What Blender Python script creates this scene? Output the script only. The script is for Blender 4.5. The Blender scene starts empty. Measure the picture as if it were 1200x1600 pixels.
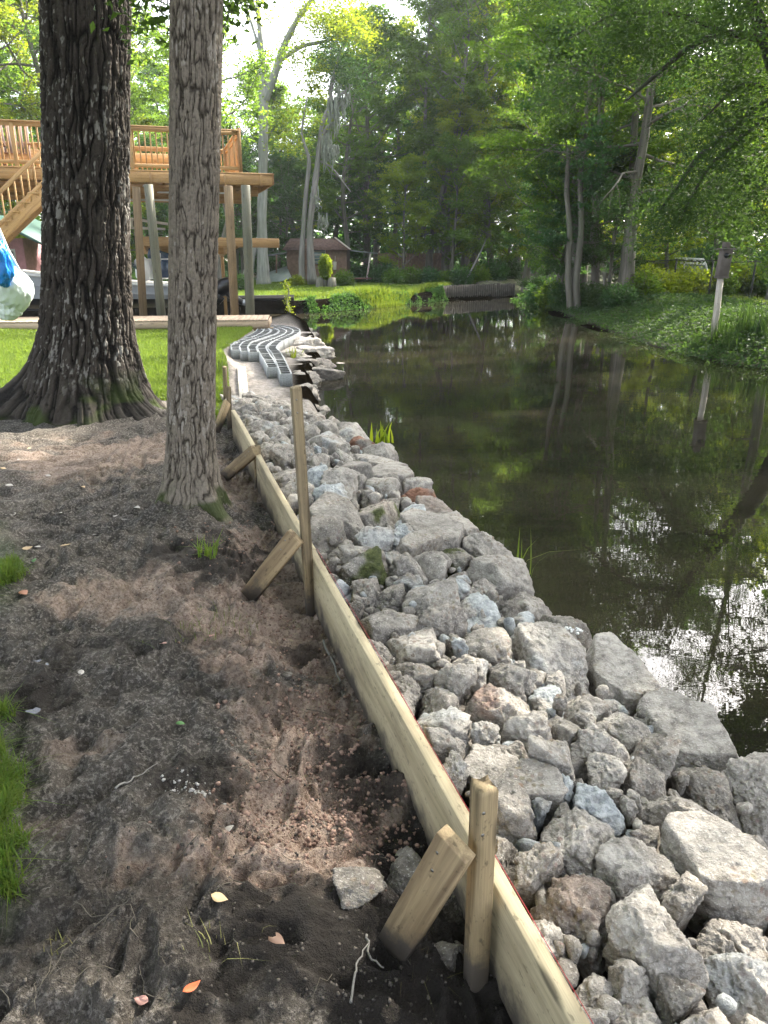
import bpy, bmesh, math, random
import numpy as np
from mathutils import Vector, Matrix

# ------------------------------------------------------------------ camera, world, sun, exposure
S = bpy.context.scene
COL = S.collection
EYE = 1.6
PITCH = math.radians(19.3)
FPX = 1150.0
cam_d = bpy.data.cameras.new('camera')
cam_d.sensor_fit = 'VERTICAL'; cam_d.sensor_height = 36.0; cam_d.lens = FPX / 1600 * 36.0
cam_d.clip_start = 0.05; cam_d.clip_end = 800
cam = bpy.data.objects.new('camera', cam_d); COL.objects.link(cam)
cam.location = (0, 0, EYE); cam.rotation_euler = (math.pi / 2 - PITCH, 0, 0)
S.camera = cam

SUN_EL = math.radians(41); SUN_AZ = math.radians(48)      # azimuth clockwise from +Y
W = bpy.data.worlds.new('World'); S.world = W; W.use_nodes = True
nt = W.node_tree; bg = nt.nodes['Background']
sky = nt.nodes.new('ShaderNodeTexSky'); sky.sky_type = 'NISHITA'; sky.sun_disc = False
sky.sun_elevation = SUN_EL; sky.sun_rotation = SUN_AZ
sky.dust_density = 4.0; sky.air_density = .75; sky.ozone_density = .3; sky.altitude = 10
shs = nt.nodes.new('ShaderNodeHueSaturation'); shs.inputs['Saturation'].default_value = .42; nt.links.new(sky.outputs[0], shs.inputs['Color']); nt.links.new(shs.outputs[0], bg.inputs[0]); bg.inputs[1].default_value = 0.15
sd = bpy.data.lights.new('sun', 'SUN'); sd.energy = 3.3; sd.angle = math.radians(0.53); sd.color = (1, .93, .80)
so = bpy.data.objects.new('sun', sd); COL.objects.link(so); so.location = (30, 30, 40)
sv = Vector((math.sin(SUN_AZ) * math.cos(SUN_EL), math.cos(SUN_AZ) * math.cos(SUN_EL), math.sin(SUN_EL)))
so.rotation_euler = (-sv).to_track_quat('-Z', 'Y').to_euler()
S.view_settings.view_transform = 'Standard'; S.view_settings.look = 'None'
S.view_settings.exposure = 2.92; S.view_settings.gamma = 1.0
S.render.engine = 'CYCLES'
S.cycles.max_bounces = 7; S.cycles.diffuse_bounces = 4; S.cycles.glossy_bounces = 3
S.cycles.transmission_bounces = 5; S.cycles.transparent_max_bounces = 8
S.cycles.caustics_reflective = False; S.cycles.caustics_refractive = False
S.cycles.sample_clamp_indirect = 6.0
S.cycles.use_denoising = True
try: S.cycles.denoiser = 'OPENIMAGEDENOISE'
except Exception: pass

# ------------------------------------------------------------------ helpers
rnd = random.Random(7)
NR = np.random.RandomState(11)
CP, SP = math.cos(PITCH), math.sin(PITCH)

def ray(px, py):
    u = (px - 600) / FPX; v = (800 - py) / FPX
    return (u, CP + v * SP, -SP + v * CP)
def gp(px, py, z=0.0):
    """the point of the horizontal plane at height z seen at photo pixel px,py"""
    d = ray(px, py); t = (z - EYE) / d[2]
    return (d[0] * t, d[1] * t, z)
def dp(px, py, Y):
    """the point at distance Y in front seen at photo pixel px,py"""
    d = ray(px, py); t = Y / d[1]
    return (d[0] * t, Y, EYE + d[2] * t)
def mpp(Y):                                     # metres per photo pixel about distance Y
    return Y / FPX

_T = NR.rand(65536).astype(np.float32)
def vn(p, seed=0):
    p = np.asarray(p, dtype=np.float64)
    i = np.floor(p).astype(np.int64); f = p - i; u = f * f * (3 - 2 * f)
    out = 0
    for dx in (0, 1):
        wx = u[:, 0] if dx else 1 - u[:, 0]
        for dy in (0, 1):
            wy = u[:, 1] if dy else 1 - u[:, 1]
            for dz in (0, 1):
                wz = u[:, 2] if dz else 1 - u[:, 2]
                h = ((i[:, 0] + dx) * 73856093) ^ ((i[:, 1] + dy) * 19349663) ^ ((i[:, 2] + dz) * 83492791) ^ (seed * 1274126177)
                h = (h ^ (h >> 13)) & 65535
                out = out + wx * wy * wz * _T[h]
    return out * 2 - 1
def fbm(p, octv=4, seed=0, gain=.5, lac=2.03):
    p = np.asarray(p, dtype=np.float64); a = 1.0; s = 0; n = 0
    for k in range(octv):
        s = s + a * vn(p, seed + k * 7); n += a; a *= gain; p = p * lac + 17.3
    return s / n
def sst(a, b, x):
    t = np.clip((x - a) / (b - a), 0, 1); return t * t * (3 - 2 * t)

def mesh_np(name, V, Fs, smooth=True, attrs=None, mats=()):
    """V (n,3); Fs list of (m,k) index arrays"""
    me = bpy.data.meshes.new(name)
    V = np.ascontiguousarray(V, dtype=np.float32)
    me.vertices.add(len(V)); me.vertices.foreach_set('co', V.ravel())
    Fs = [np.asarray(F, dtype=np.int32) for F in Fs if len(F)]
    loops = np.concatenate([F.ravel() for F in Fs])
    tot = np.concatenate([np.full(len(F), F.shape[1], dtype=np.int32) for F in Fs])
    st = np.concatenate([[0], np.cumsum(tot)[:-1]]).astype(np.int32)
    me.loops.add(len(loops)); me.loops.foreach_set('vertex_index', loops)
    me.polygons.add(len(tot)); me.polygons.foreach_set('loop_start', st)
    if smooth: me.polygons.foreach_set('use_smooth', np.ones(len(tot), dtype=bool))
    for k, a in (attrs or {}).items():
        a = np.asarray(a, dtype=np.float32)
        if a.ndim == 1:
            at = me.attributes.new(k, 'FLOAT', 'POINT'); at.data.foreach_set('value', a)
        else:
            at = me.attributes.new(k, 'FLOAT_VECTOR', 'POINT'); at.data.foreach_set('vector', a.ravel())
    me.update(calc_edges=True)
    for m in mats: me.materials.append(m)
    return me

def wloc(o):
    v = Vector((0, 0, 0))
    while o is not None: v = v + o.location; o = o.parent
    return v
def link(name, me, parent=None, loc=(0, 0, 0)):
    o = bpy.data.objects.new(name, me); COL.objects.link(o)
    o.location = loc
    if parent is not None: o.parent = parent
    return o
def tag(o, label=None, cat=None, group=None, kind=None):
    if label: o['label'] = label
    if cat: o['category'] = cat
    if group: o['group'] = group
    if kind: o['kind'] = kind
    return o
def empty(name, loc, label=None, cat=None, group=None, rz=0):
    o = bpy.data.objects.new(name, None); COL.objects.link(o)
    o.location = loc; o.rotation_euler = (0, 0, rz); o.empty_display_size = .2
    return tag(o, label, cat, group)

class MB:
    """collects boxes, beams and tubes; gc = grain coordinate (along the piece first)"""
    def __init__(s): s.v = []; s.q = []; s.t = []; s.g = []; s.n = 0
    def raw(s, V, Q=(), T=(), G=None):
        V = np.asarray(V, dtype=float); s.v.append(V)
        s.g.append(V.copy() if G is None else np.asarray(G, dtype=float))
        if len(Q): s.q.append(np.asarray(Q) + s.n)
        if len(T): s.t.append(np.asarray(T) + s.n)
        s.n += len(V); return s
    def beam(s, p0, p1, w, t, up=(0, 0, 1), bev=.004, jit=0, warp=0):
        """box along p0-p1, w across, t along up; edges slightly eased"""
        p0 = np.array(p0, float); p1 = np.array(p1, float); d = p1 - p0; L = np.linalg.norm(d); d /= L
        up = np.array(up, float); sx = np.cross(d, up); sx /= np.linalg.norm(sx); uz = np.cross(sx, d)
        b = min(bev, w * .2, t * .2); w2, t2 = w / 2, t / 2
        ring = [(-w2 + b, -t2), (w2 - b, -t2), (w2, -t2 + b), (w2, t2 - b), (w2 - b, t2), (-w2 + b, t2), (-w2, t2 - b), (-w2, -t2 + b)]
        V = []; G = []; off = np.array([rnd.uniform(0, 40), rnd.uniform(0, 9), rnd.uniform(0, 9)])
        ns = [0, min(b, L * .1), L - min(b, L * .1), L]
        if warp: ns = [0, b] + [L * k / 8 for k in range(1, 8)] + [L - b, L]
        for k, x in enumerate(ns):
            e = (k == 0 or k == len(ns) - 1)
            wob = sx * math.sin(x * 1.7 + off[0]) * warp
            for (a, c) in ring:
                aa = a - math.copysign(b if e else 0, a); cc = c - math.copysign(b if e else 0, c)
                V.append(p0 + d * x + sx * aa + uz * cc + wob); G.append([x + off[0], a + off[1], c + off[2]])
        Q = []
        for k in range(len(ns) - 1):
            for j in range(8):
                Q.append([k * 8 + j, k * 8 + (j + 1) % 8, (k + 1) * 8 + (j + 1) % 8, (k + 1) * 8 + j])
        m = (len(ns) - 1) * 8
        for base, fl in ((0, True), (m, False)):
            quads = [[0, 1, 2, 3], [0, 3, 4, 7], [4, 5, 6, 7]]
            for q in quads:
                q = [base + i for i in q]; Q.append(q[::-1] if fl else q)
        return s.raw(V, Q, G=G)
    def box(s, c, size, rz=0):
        c = np.array(c, float); d = np.array([math.cos(rz), math.sin(rz), 0]) * size[0] / 2
        return s.beam(c - d, c + d, size[1], size[2])
    def tube(s, P, R, n=8, caps=True, gs=None):
        P = np.asarray(P, float); R = np.broadcast_to(np.asarray(R, float), (len(P),))
        V = []; G = []; prev = None; L = 0
        for i in range(len(P)):
            t = P[min(i + 1, len(P) - 1)] - P[max(i - 1, 0)]; t = t / (np.linalg.norm(t) + 1e-9)
            if prev is None:
                a = np.array([1, 0, 0]) if abs(t[0]) < .8 else np.array([0, 1, 0])
                prev = np.cross(t, a)
            x = prev - t * np.dot(prev, t); x /= (np.linalg.norm(x) + 1e-9); y = np.cross(t, x); prev = x
            if i: L += np.linalg.norm(P[i] - P[i - 1])
            for k in range(n):
                an = 2 * math.pi * k / n
                V.append(P[i] + (x * math.cos(an) + y * math.sin(an)) * R[i])
                G.append([L, math.cos(an) * R[i], math.sin(an) * R[i]])
        Q = [[i * n + k, i * n + (k + 1) % n, (i + 1) * n + (k + 1) % n, (i + 1) * n + k] for i in range(len(P) - 1) for k in range(n)]
        T = []
        if caps:
            a0 = len(V); V += [P[0], P[-1]]; G += [[0, 0, 0], [L, 0, 0]]
            m = (len(P) - 1) * n
            for k in range(n):
                T.append([a0, (k + 1) % n, k]); T.append([a0 + 1, m + k, m + (k + 1) % n])
        return s.raw(V, Q, T, G)
    def mesh(s, name, mats, org=(0, 0, 0), smooth=False):
        V = np.concatenate(s.v) - np.array(org)
        Fs = []
        if s.q: Fs.append(np.concatenate(s.q))
        if s.t: Fs.append(np.concatenate(s.t))
        return mesh_np(name, V, Fs, smooth, {'gc': np.concatenate(s.g)}, mats if isinstance(mats, (list, tuple)) else [mats])
    def build(s, name, mat, parent=None, loc=None, smooth=False):
        if parent is not None: org = wloc(parent); o = link(name, s.mesh(name, mat, org, smooth), parent)
        else:
            org = loc if loc is not None else tuple(np.concatenate(s.v).mean(0)[:2]) + (float(np.concatenate(s.v)[:, 2].min()),)
            o = link(name, s.mesh(name, mat, org, smooth), None, org)
        return o

# ------------------------------------------------------------------ materials
def M(name):
    m = bpy.data.materials.new(name); m.use_nodes = True
    t = m.node_tree; return m, t, t.nodes['Principled BSDF'], t.nodes['Material Output']
def nd(t, typ, **kw):
    n = t.nodes.new(typ)
    for k, v in kw.items():
        if k in n.inputs: n.inputs[k].default_value = v
        else: setattr(n, k, v)
    return n
def ramp(t, src, stops):
    r = t.nodes.new('ShaderNodeValToRGB'); e = r.color_ramp.elements
    while len(e) < len(stops): e.new(.5)
    for i, (p, c) in enumerate(stops):
        e[i].position = p; e[i].color = (c if len(c) == 4 else tuple(c) + (1,)) if isinstance(c, (tuple, list)) else (c, c, c, 1)
    t.links.new(src, r.inputs[0]); return r.outputs[0]
def mix(t, fac, a, b, mode='MIX'):
    n = t.nodes.new('ShaderNodeMix'); n.data_type = 'RGBA'; n.blend_type = mode
    for sock, v in ((n.inputs[0], fac), (n.inputs[6], a), (n.inputs[7], b)):
        if hasattr(v, 'is_output'): t.links.new(v, sock)
        elif isinstance(v, (int, float)): sock.default_value = v
        else: sock.default_value = tuple(v) + (1,)
    return n.outputs[2]
def noise(t, vec, scale, detail=4, rough=.55, dist=0):
    n = nd(t, 'ShaderNodeTexNoise'); n.inputs['Scale'].default_value = scale; n.inputs['Detail'].default_value = detail
    n.inputs['Roughness'].default_value = rough; n.inputs['Distortion'].default_value = dist
    if vec is not None: t.links.new(vec, n.inputs['Vector'])
    return n.outputs[0]
def attr(t, name, out='Fac'):
    n = nd(t, 'ShaderNodeAttribute'); n.attribute_name = name; return n.outputs[out]
def bump(t, p, h, strength=.5, dist=.01):
    b = nd(t, 'ShaderNodeBump'); b.inputs['Strength'].default_value = strength; b.inputs['Distance'].default_value = dist
    t.links.new(h, b.inputs['Height']); t.links.new(b.outputs[0], p.inputs['Normal']); return b
def mapv(t, vec, scale=(1, 1, 1), loc=(0, 0, 0)):
    m = nd(t, 'ShaderNodeMapping'); m.inputs['Scale'].default_value = scale; m.inputs['Location'].default_value = loc
    t.links.new(vec, m.inputs[0]); return m.outputs[0]
def pos(t): return nd(t, 'ShaderNodeNewGeometry').outputs['Position']
def objc(t): return nd(t, 'ShaderNodeTexCoord').outputs['Object']
def orand(t): return nd(t, 'ShaderNodeObjectInfo').outputs['Random']

def flat(name, col, rough=.6, metal=0, bumpy=0, var=.15):
    m, t, p, o = M(name); n = noise(t, objc(t), 6, 5)
    c = mix(t, ramp(t, n, [(.3, 0.0), (.7, 1.0)]), [x * (1 - var) for x in col], [min(1, x * (1 + var)) for x in col])
    t.links.new(c, p.inputs['Base Color']); p.inputs['Roughness'].default_value = rough; p.inputs['Metallic'].default_value = metal
    if bumpy: bump(t, p, noise(t, objc(t), 30, 4), bumpy, .01)
    return m

def wood(name, light, dark, grime=(.08, .06, .04), grime_amt=.25, rough=.75, ringscale=1.0, mudz=None):
    m, t, p, o = M(name); g = attr(t, 'gc', 'Vector')
    gr = noise(t, mapv(t, g, (1.2, 45 * ringscale, 45 * ringscale)), 1.0, 4, .6, .6)
    fine = noise(t, mapv(t, g, (6, 260, 260)), 1.0, 3, .6)
    c = mix(t, ramp(t, gr, [(.36, 0.0), (.58, 1.0)]), dark, light)
    c = mix(t, ramp(t, fine, [(.35, .45), (.6, 0.0)]), c, [x * .55 for x in light])
    kn = nd(t, 'ShaderNodeTexVoronoi'); kn.inputs['Scale'].default_value = 1.0; t.links.new(mapv(t, g, (2.0, 9, 9)), kn.inputs['Vector'])
    c = mix(t, ramp(t, kn.outputs['Distance'], [(.06, .85), (.13, 0.0)]), c, [x * .3 for x in dark])
    st = noise(t, mapv(t, g, (3, 7, 7)), 1.0, 5, .65)
    c = mix(t, ramp(t, st, [(.5, 0.0), (.75, grime_amt)]), c, grime)
    spk = noise(t, mapv(t, g, (30, 60, 60)), 1.0, 3, .6); c = mix(t, ramp(t, spk, [(.60, 0.0), (.68, .55)]), c, [x * .35 for x in dark])
    if mudz is not None:                                       # splashed and rubbed-in mud near the soil
        sx = nd(t, 'ShaderNodeSeparateXYZ'); t.links.new(pos(t), sx.inputs[0]); ns_ = noise(t, pos(t), 9, 6, .7)
        ma = nd(t, 'ShaderNodeMath'); ma.operation = 'MULTIPLY_ADD'; ma.inputs[1].default_value = .32; t.links.new(ns_, ma.inputs[0]); t.links.new(sx.outputs[2], ma.inputs[2])
        c = mix(t, ramp(t, ma.outputs[0], [(max(0, mudz + .12), .9), (mudz + .20, 0.0)]), c, (.06, .05, .042))
    rv = nd(t, 'ShaderNodeHueSaturation'); t.links.new(c, rv.inputs['Color'])
    mr = nd(t, 'ShaderNodeMapRange'); mr.inputs['To Min'].default_value = .85; mr.inputs['To Max'].default_value = 1.12
    t.links.new(orand(t), mr.inputs[0]); t.links.new(mr.outputs[0], rv.inputs['Value'])
    t.links.new(rv.outputs[0], p.inputs['Base Color']); p.inputs['Roughness'].default_value = rough
    bump(t, p, mix(t, .5, gr, fine), .35, .004)
    return m

def leaf(name, c1, c2, trans=.45, tcol=(.30, .42, .03), rough=.65):
    m, t, p, o = M(name); r = attr(t, 'rnd')
    c = mix(t, r, c1, c2)
    hs = nd(t, 'ShaderNodeHueSaturation'); t.links.new(c, hs.inputs['Color'])
    mr = nd(t, 'ShaderNodeMapRange'); mr.inputs['To Min'].default_value = .72; mr.inputs['To Max'].default_value = 1.3
    t.links.new(orand(t), mr.inputs[0]); t.links.new(mr.outputs[0], hs.inputs['Value'])
    mr2 = nd(t, 'ShaderNodeMapRange'); mr2.inputs['To Min'].default_value = .47; mr2.inputs['To Max'].default_value = .53
    t.links.new(orand(t), mr2.inputs[0]); t.links.new(mr2.outputs[0], hs.inputs['Hue'])
    t.links.new(hs.outputs[0], p.inputs['Base Color']); p.inputs['Roughness'].default_value = rough
    p.inputs['Specular IOR Level'].default_value = .2
    tr = nd(t, 'ShaderNodeBsdfTranslucent')
    tc = mix(t, r, tcol, [x * .65 for x in tcol]); t.links.new(tc, tr.inputs[0])
    ms = nd(t, 'ShaderNodeMixShader'); ms.inputs[0].default_value = trans
    t.links.new(p.outputs[0], ms.inputs[1]); t.links.new(tr.outputs[0], ms.inputs[2]); t.links.new(ms.outputs[0], o.inputs[0])
    return m

def barkmat(name, lo, hi, lichen, moss=(.035, .05, .012)):
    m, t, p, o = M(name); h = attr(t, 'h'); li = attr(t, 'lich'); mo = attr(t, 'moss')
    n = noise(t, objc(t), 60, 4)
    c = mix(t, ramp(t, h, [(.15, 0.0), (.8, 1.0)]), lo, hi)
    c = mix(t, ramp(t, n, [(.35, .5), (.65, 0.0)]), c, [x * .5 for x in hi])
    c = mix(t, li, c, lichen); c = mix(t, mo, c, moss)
    t.links.new(c, p.inputs['Base Color']); p.inputs['Roughness'].default_value = .92
    p.inputs['Specular IOR Level'].default_value = .2
    bump(t, p, noise(t, mapv(t, objc(t), (1, 1, .35)), 130, 4), .5, .006)
    return m

def simplebark(name, lo, hi):
    m, t, p, o = M(name); g = attr(t, 'gc', 'Vector')
    n = noise(t, mapv(t, g, (.8, 9, 9)), 1, 5, .65); n2 = noise(t, mapv(t, g, (.5, 1.5, 1.5)), 1, 3)
    c = mix(t, ramp(t, n, [(.35, 0.0), (.65, 1.0)]), lo, hi)
    c = mix(t, ramp(t, n2, [(.45, 0.0), (.7, .5)]), c, (.10, .12, .07))
    t.links.new(c, p.inputs['Base Color']); p.inputs['Roughness'].default_value = .9; bump(t, p, n, .8, .03)
    return m

m_lum = wood('lumber_new', (.41, .345, .22), (.24, .195, .115), grime_amt=.55, ringscale=.3, mudz=-.02)
m_stake = wood('lumber_stake', (.28, .21, .115), (.085, .06, .03), grime_amt=.6, ringscale=.8, mudz=.02)
m_deckw = wood('deck_lumber', (.46, .28, .115), (.31, .18, .07), grime_amt=.15, ringscale=.5)
m_postw = wood('post_lumber', (.24, .165, .085), (.14, .09, .045), grime_amt=.4)
m_deckb = wood('deck_boards', (.50, .38, .27), (.38, .28, .19), grime_amt=.12, ringscale=.4)
m_pile = wood('weathered_pile', (.125, .125, .085), (.07, .07, .045), grime_amt=.3)
m_brace = wood('brace_lumber', (.33, .245, .135), (.14, .09, .045), grime_amt=.5, ringscale=.6, mudz=.02)
m_plank = wood('bleached_plank', (.55, .50, .42), (.42, .37, .30), grime_amt=.2)
m_red = flat('red_string', (.38, .03, .035), .8)
m_white = flat('white_paint', (.7, .7, .68), .35, var=.05)
m_black = flat('black_plastic', (.012, .012, .013), .28, var=.3)
m_steel = flat('galvanised_steel', (.45, .46, .47), .4, 0.8, var=.1)
m_bark_far = simplebark('bark_far', (.075, .065, .05), (.19, .17, .14))
m_bark_pale = simplebark('bark_pale', (.20, .20, .18), (.36, .36, .33))
m_bark_dk = simplebark('bark_dark_bough', (.015, .013, .011), (.05, .043, .035))
m_dead = simplebark('bark_driftwood', (.12, .11, .10), (.28, .26, .24))
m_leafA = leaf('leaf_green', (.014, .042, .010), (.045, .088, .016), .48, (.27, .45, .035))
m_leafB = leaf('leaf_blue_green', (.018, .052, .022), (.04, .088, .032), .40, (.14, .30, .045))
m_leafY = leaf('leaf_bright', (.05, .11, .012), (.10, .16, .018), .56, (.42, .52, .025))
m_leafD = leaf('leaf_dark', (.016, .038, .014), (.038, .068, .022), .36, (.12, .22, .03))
m_moss = flat('spanish_moss', (.20, .22, .17), .95)
m_grass = leaf('grass_blade', (.035, .085, .012), (.12, .145, .03), .42, (.26, .38, .04), .55)
m_grassdry = leaf('grass_dry', (.20, .17, .08), (.13, .14, .05), .2, (.2, .18, .06), .7)

# ------------------------------------------------------------------ layout of the ground
ZW = -0.5                                                    # water level
bA = np.array(gp(1010, 1752, .20)); bB = np.array(gp(494, 858, .20)); bC = np.array(gp(367, 640, .20))
def pts(lst, z): return [gp(x, y, z)[:2] for x, y in lst]
edge_near = pts([(1330, 1330), (1190, 1200), (1165, 1165), (1035, 1070), (935, 990), (860, 930), (790, 865), (700, 795), (615, 712), (560, 665), (500, 622)], -.06)
edge_near = [(x - .12, y - .04) for x, y in edge_near]
edge_mid = pts([(476, 598), (500, 562), (487, 535), (470, 517), (452, 506)], -.45)
slip = [(-3.3, 20.6), (-7, 19.6), (-16, 18.0), (-16, 26), (-6.0, 28.2)]
far_left = pts([(480, 489), (560, 483), (612, 477), (690, 470)], ZW)
wallp = pts([(690, 469), (800, 463)], ZW)
bend = [(9.5, 46.0), (16, 52.0), (26, 56.0), (26, 49.5), (15, 44.5), (10.0, 39.0)]
right_edge = pts([(850, 480), (885, 497), (940, 516), (1000, 537), (1080, 562), (1200, 580)], ZW) + [(8.6, 11.5), (9.0, 6.0), (9.6, 0.0), (10.0, -25.0)]
canal = [(1.9, -25.0), (1.55, -1.0)] + edge_near + edge_mid + slip + far_left + wallp + bend + right_edge
canal = np.array(canal)

def sdist(X, Y, poly):
    """signed distance to polygon, positive inside"""
    d = np.full(X.shape, 1e9); ins = np.zeros(X.shape, bool); n = len(poly)
    for i in range(n):
        x0, y0 = poly[i]; x1, y1 = poly[(i + 1) % n]
        ex, ey = x1 - x0, y1 - y0
        t = np.clip(((X - x0) * ex + (Y - y0) * ey) / (ex * ex + ey * ey + 1e-12), 0, 1)
        d = np.minimum(d, np.hypot(X - x0 - t * ex, Y - y0 - t * ey))
        c = ((y0 > Y) != (y1 > Y)) & (X < ex * (Y - y0) / (ey + 1e-12) + x0)
        ins ^= c
    return np.where(ins, d, -d)

dAC = (bC - bA)[:2]; dAC /= np.linalg.norm(dAC); nAC = np.array([dAC[1], -dAC[0]])      # nAC points to the water
def bline(X, Y):
    """signed distance to the bent board line (positive towards the water) and the position along it"""
    def seg(P, Q):
        d = (Q - P)[:2]; L = np.linalg.norm(d); d = d / L
        return (X - P[0]) * d[1] - (Y - P[1]) * d[0]
    s1 = seg(bA, bB); s2 = seg(bB, bC)
    k = sst(bB[1] - .3, bB[1] + .3, Y)
    return s1 * (1 - k) + s2 * k
lawnA = np.array(pts([(-500, 560), (-250, 618), (0, 618), (60, 612), (150, 628), (215, 622), (245, 628), (300, 640), (345, 652), (352, 600), (350, 560), (342, 543), (392, 514), (386, 506), (200, 508), (0, 510), (-500, 512)], 0.0))
lawnB = np.array(pts([(-260, 790), (0, 812), (24, 850), (30, 905), (12, 965), (-260, 1000)], 0.0))
lawnC = np.array(pts([(-200, 1035), (-2, 1045), (8, 1120), (24, 1240), (30, 1330), (20, 1395), (-10, 1420), (-200, 1450)], 0.0))
lawnF = np.array([(-30, 28.6), (-3.2, 29.0), (-.3, 31.5), (1.4, 35), (3.2, 39.5), (4, 46), (3, 56), (-30, 60)])
lawnR = np.array([(10, 17.5), (12, 14), (30, 12), (45, 25), (30, 42), (12, 33), (8.6, 24.5)])
pad_l = np.array([gp(x, y, -.2)[:2] for x, y in [(345, 660), (352, 600), (350, 560), (345, 543), (392, 512)]])

def rz(X, Y, dE):
    """height of the tops of the rubble, dE = distance from the water edge"""
    return -.06 + .19 * sst(0, .75, dE) - .20 * sst(7.0, 9.5, Y)
def height(X, Y, micro=True):
    X = np.asarray(X, float); Y = np.asarray(Y, float)
    P = np.stack([X, Y, np.zeros_like(X)], 1)
    cd = sdist(X, Y, canal); s = bline(X, Y)
    big = fbm(P * .35, 3, 5) * .10 * sst(2, 14, np.abs(Y))
    z = big - .04 * sst(3, 9, Y)
    # yard: slight hollow beside the board
    near = sst(-2.0, 0.0, -Y) * 0 + (1 - sst(7.2, 8.6, Y))
    z = z - near * .10 * np.exp(-((s + .12) / .24) ** 2)
    z = z + near * .05 * np.exp(-((s + .75) / .35) ** 2)
    left = s < 0
    # strip between board and water
    dE = np.maximum(-cd, 0)
    bed = rz(X, Y, dE) - .16 - .03 * sst(8, 9, Y) - .22 * sst(.30, .0, dE) * (1 - sst(8.4, 9.2, Y))
    ext = sst(.0, .05, s) * (cd < .4) * (1 - sst(11.5, 12.5, Y)) * (X < 6)
    bed2 = np.where(Y > 8.2, -.20 + fbm(P * 3, 3, 9) * .03, bed)
    bl = sst(7.8, 8.8, Y)
    z = np.where(ext > 0, z * (1 - ext) + (bed * (1 - bl) + bed2 * bl) * ext, z)
    pad = sst(8.2, 9.2, Y) * (1 - sst(19.0, 20.0, Y)) * (cd < .4) * (X < 0) * (X > -6)
    ld = -sdist(X, Y, lawnA)
    pad = pad * sst(0, .25, ld)
    z = z * (1 - pad) + (-.20 + fbm(P * 4, 3, 9) * .02) * pad
    # right bank climbs gently from the water, far bank stands on a low bulkhead
    rb = (X > 5.5) & (Y < 60)
    z = np.where(rb, ZW + .60 * sst(-.2, 3.2, dE) + big * 1.5 + fbm(P * 1.3, 4, 3) * .05 * sst(0, .5, dE), z)
    # canal bed
    soft = np.where(rb, .9, .25)
    k = sst(-.02, soft, cd)
    zb = ZW - .02 - 1.1 * sst(-.1, 2.0, cd)
    z = np.where(cd > -.02, z * (1 - k) + np.minimum(zb, z) * k, z)
    if micro:
        m = (1 - sst(7, 12, np.hypot(X, Y))) * (cd < -.05)
        w = P.copy(); w[:, 0] += fbm(P * 3, 2, 31) * .15; w[:, 1] += fbm(P * 3 + 9, 2, 32) * .15
        a = fbm(w * 2.2, 5, 41, .6) * .070 + (np.abs(fbm(w * 6.5, 3, 42)) - .25) * -.080 + (np.abs(vn(w * 13, 46)) - .3) * -.040 + fbm(w * 24, 3, 43) * .010
        dents = vn(w * 9.0, 44); a = a - .03 * sst(.45, .8, dents)
        # foot and tyre prints: soft pressed ovals
        for (fx, fy, L_, B_, an) in PRINTS:
            dx, dy = X - fx, Y - fy; c_, s_ = math.cos(an), math.sin(an)
            q = ((dx * c_ + dy * s_) / L_) ** 2 + ((-dx * s_ + dy * c_) / B_) ** 2
            a = a - .028 * np.exp(-q ** 2 * 1.3) + .014 * np.exp(-((q - 1.7) / .5) ** 2)
        c = clay(X, Y)
        lump = 1 - np.abs(vn(w * 17, 51)); lump2 = vn(w * 38, 52)
        a = a + c * ((lump - .5) * .040 + (np.abs(lump2) - .3) * -.022 + vn(w * 75, 53) * .008 + vn(w * 140, 55) * .004)
        a = a + (1 - c) * ((np.abs(vn(w * 30, 56)) - .3) * -.010 + fbm(w * np.array([70, 110, 1]), 3, 57, .65) * .010)
        a = a + .004 * fbm(P * 90, 2, 54)
        dk = dark(X, Y); a = a + dk * (vn(w * 22, 61) * .014 + vn(w * 50, 62) * .006)
        yard = (s < -.01) | (Y > 8.3)
        lw = np.maximum(sdist(X, Y, lawnA), np.maximum(sdist(X, Y, lawnB), sdist(X, Y, lawnC)))
        z = z + m * np.where(yard, a * (1 - .7 * sst(-.05, .1, lw)), fbm(P * 9, 4, 71) * .05) + .035 * m * sst(-.03, .04, lw)
        fl = np.exp(-((X - TB[0]) ** 2 + (Y - TB[1]) ** 2) / 1.1) * .12 + np.exp(-((X - TS[0]) ** 2 + (Y - TS[1]) ** 2) / .08) * .05
        z = z + fl * (s < -.1)
        z = np.where((cd < 0) & (s > .02) & (Y < 8), np.minimum(z, bed + .03), z)
    return z
TB = np.array(gp(128, 664, 0.0)[:2]); TB = TB + np.array([-.10, .45])            # big trunk centre
TS = np.array(gp(292, 800, 0.0)[:2]); TS = TS + np.array([0, .10])              # slimmer trunk centre
CLAY = [(gp(x, y)[:2], rx, ry, k) for x, y, rx, ry, k in [
    (455, 955, .40, .50, 1.0), (490, 1110, .26, .32, 1.0), (470, 1230, .26, .24, 1.0), (390, 1345, .24, .11, 1.0), (500, 1330, .24, .15, 1.0),
    (190, 715, .95, .55, .75), (210, 925, .36, .24, .65), (400, 740, .4, .6, .7), (420, 850, .28, .35, .8), (120, 1180, .12, .06, .5), (70, 1290, .07, .05, .3)]]
DARK = [(gp(x, y)[:2], rx, ry, k) for x, y, rx, ry, k in [
    (600, 1500, .35, .22, 1.0), (340, 870, .35, .35, .9), (50, 1100, .14, .3, .9), (120, 1480, .3, .2, .5), (560, 1190, .14, .2, .8),
    (470, 1000, .10, .10, .8), (300, 1230, .18, .10, .7), (380, 1080, .2, .12, .5), (620, 1300, .14, .16, 1.0), (350, 1480, .3, .12, .5), (250, 1010, .3, .15, .4)]]
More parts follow.
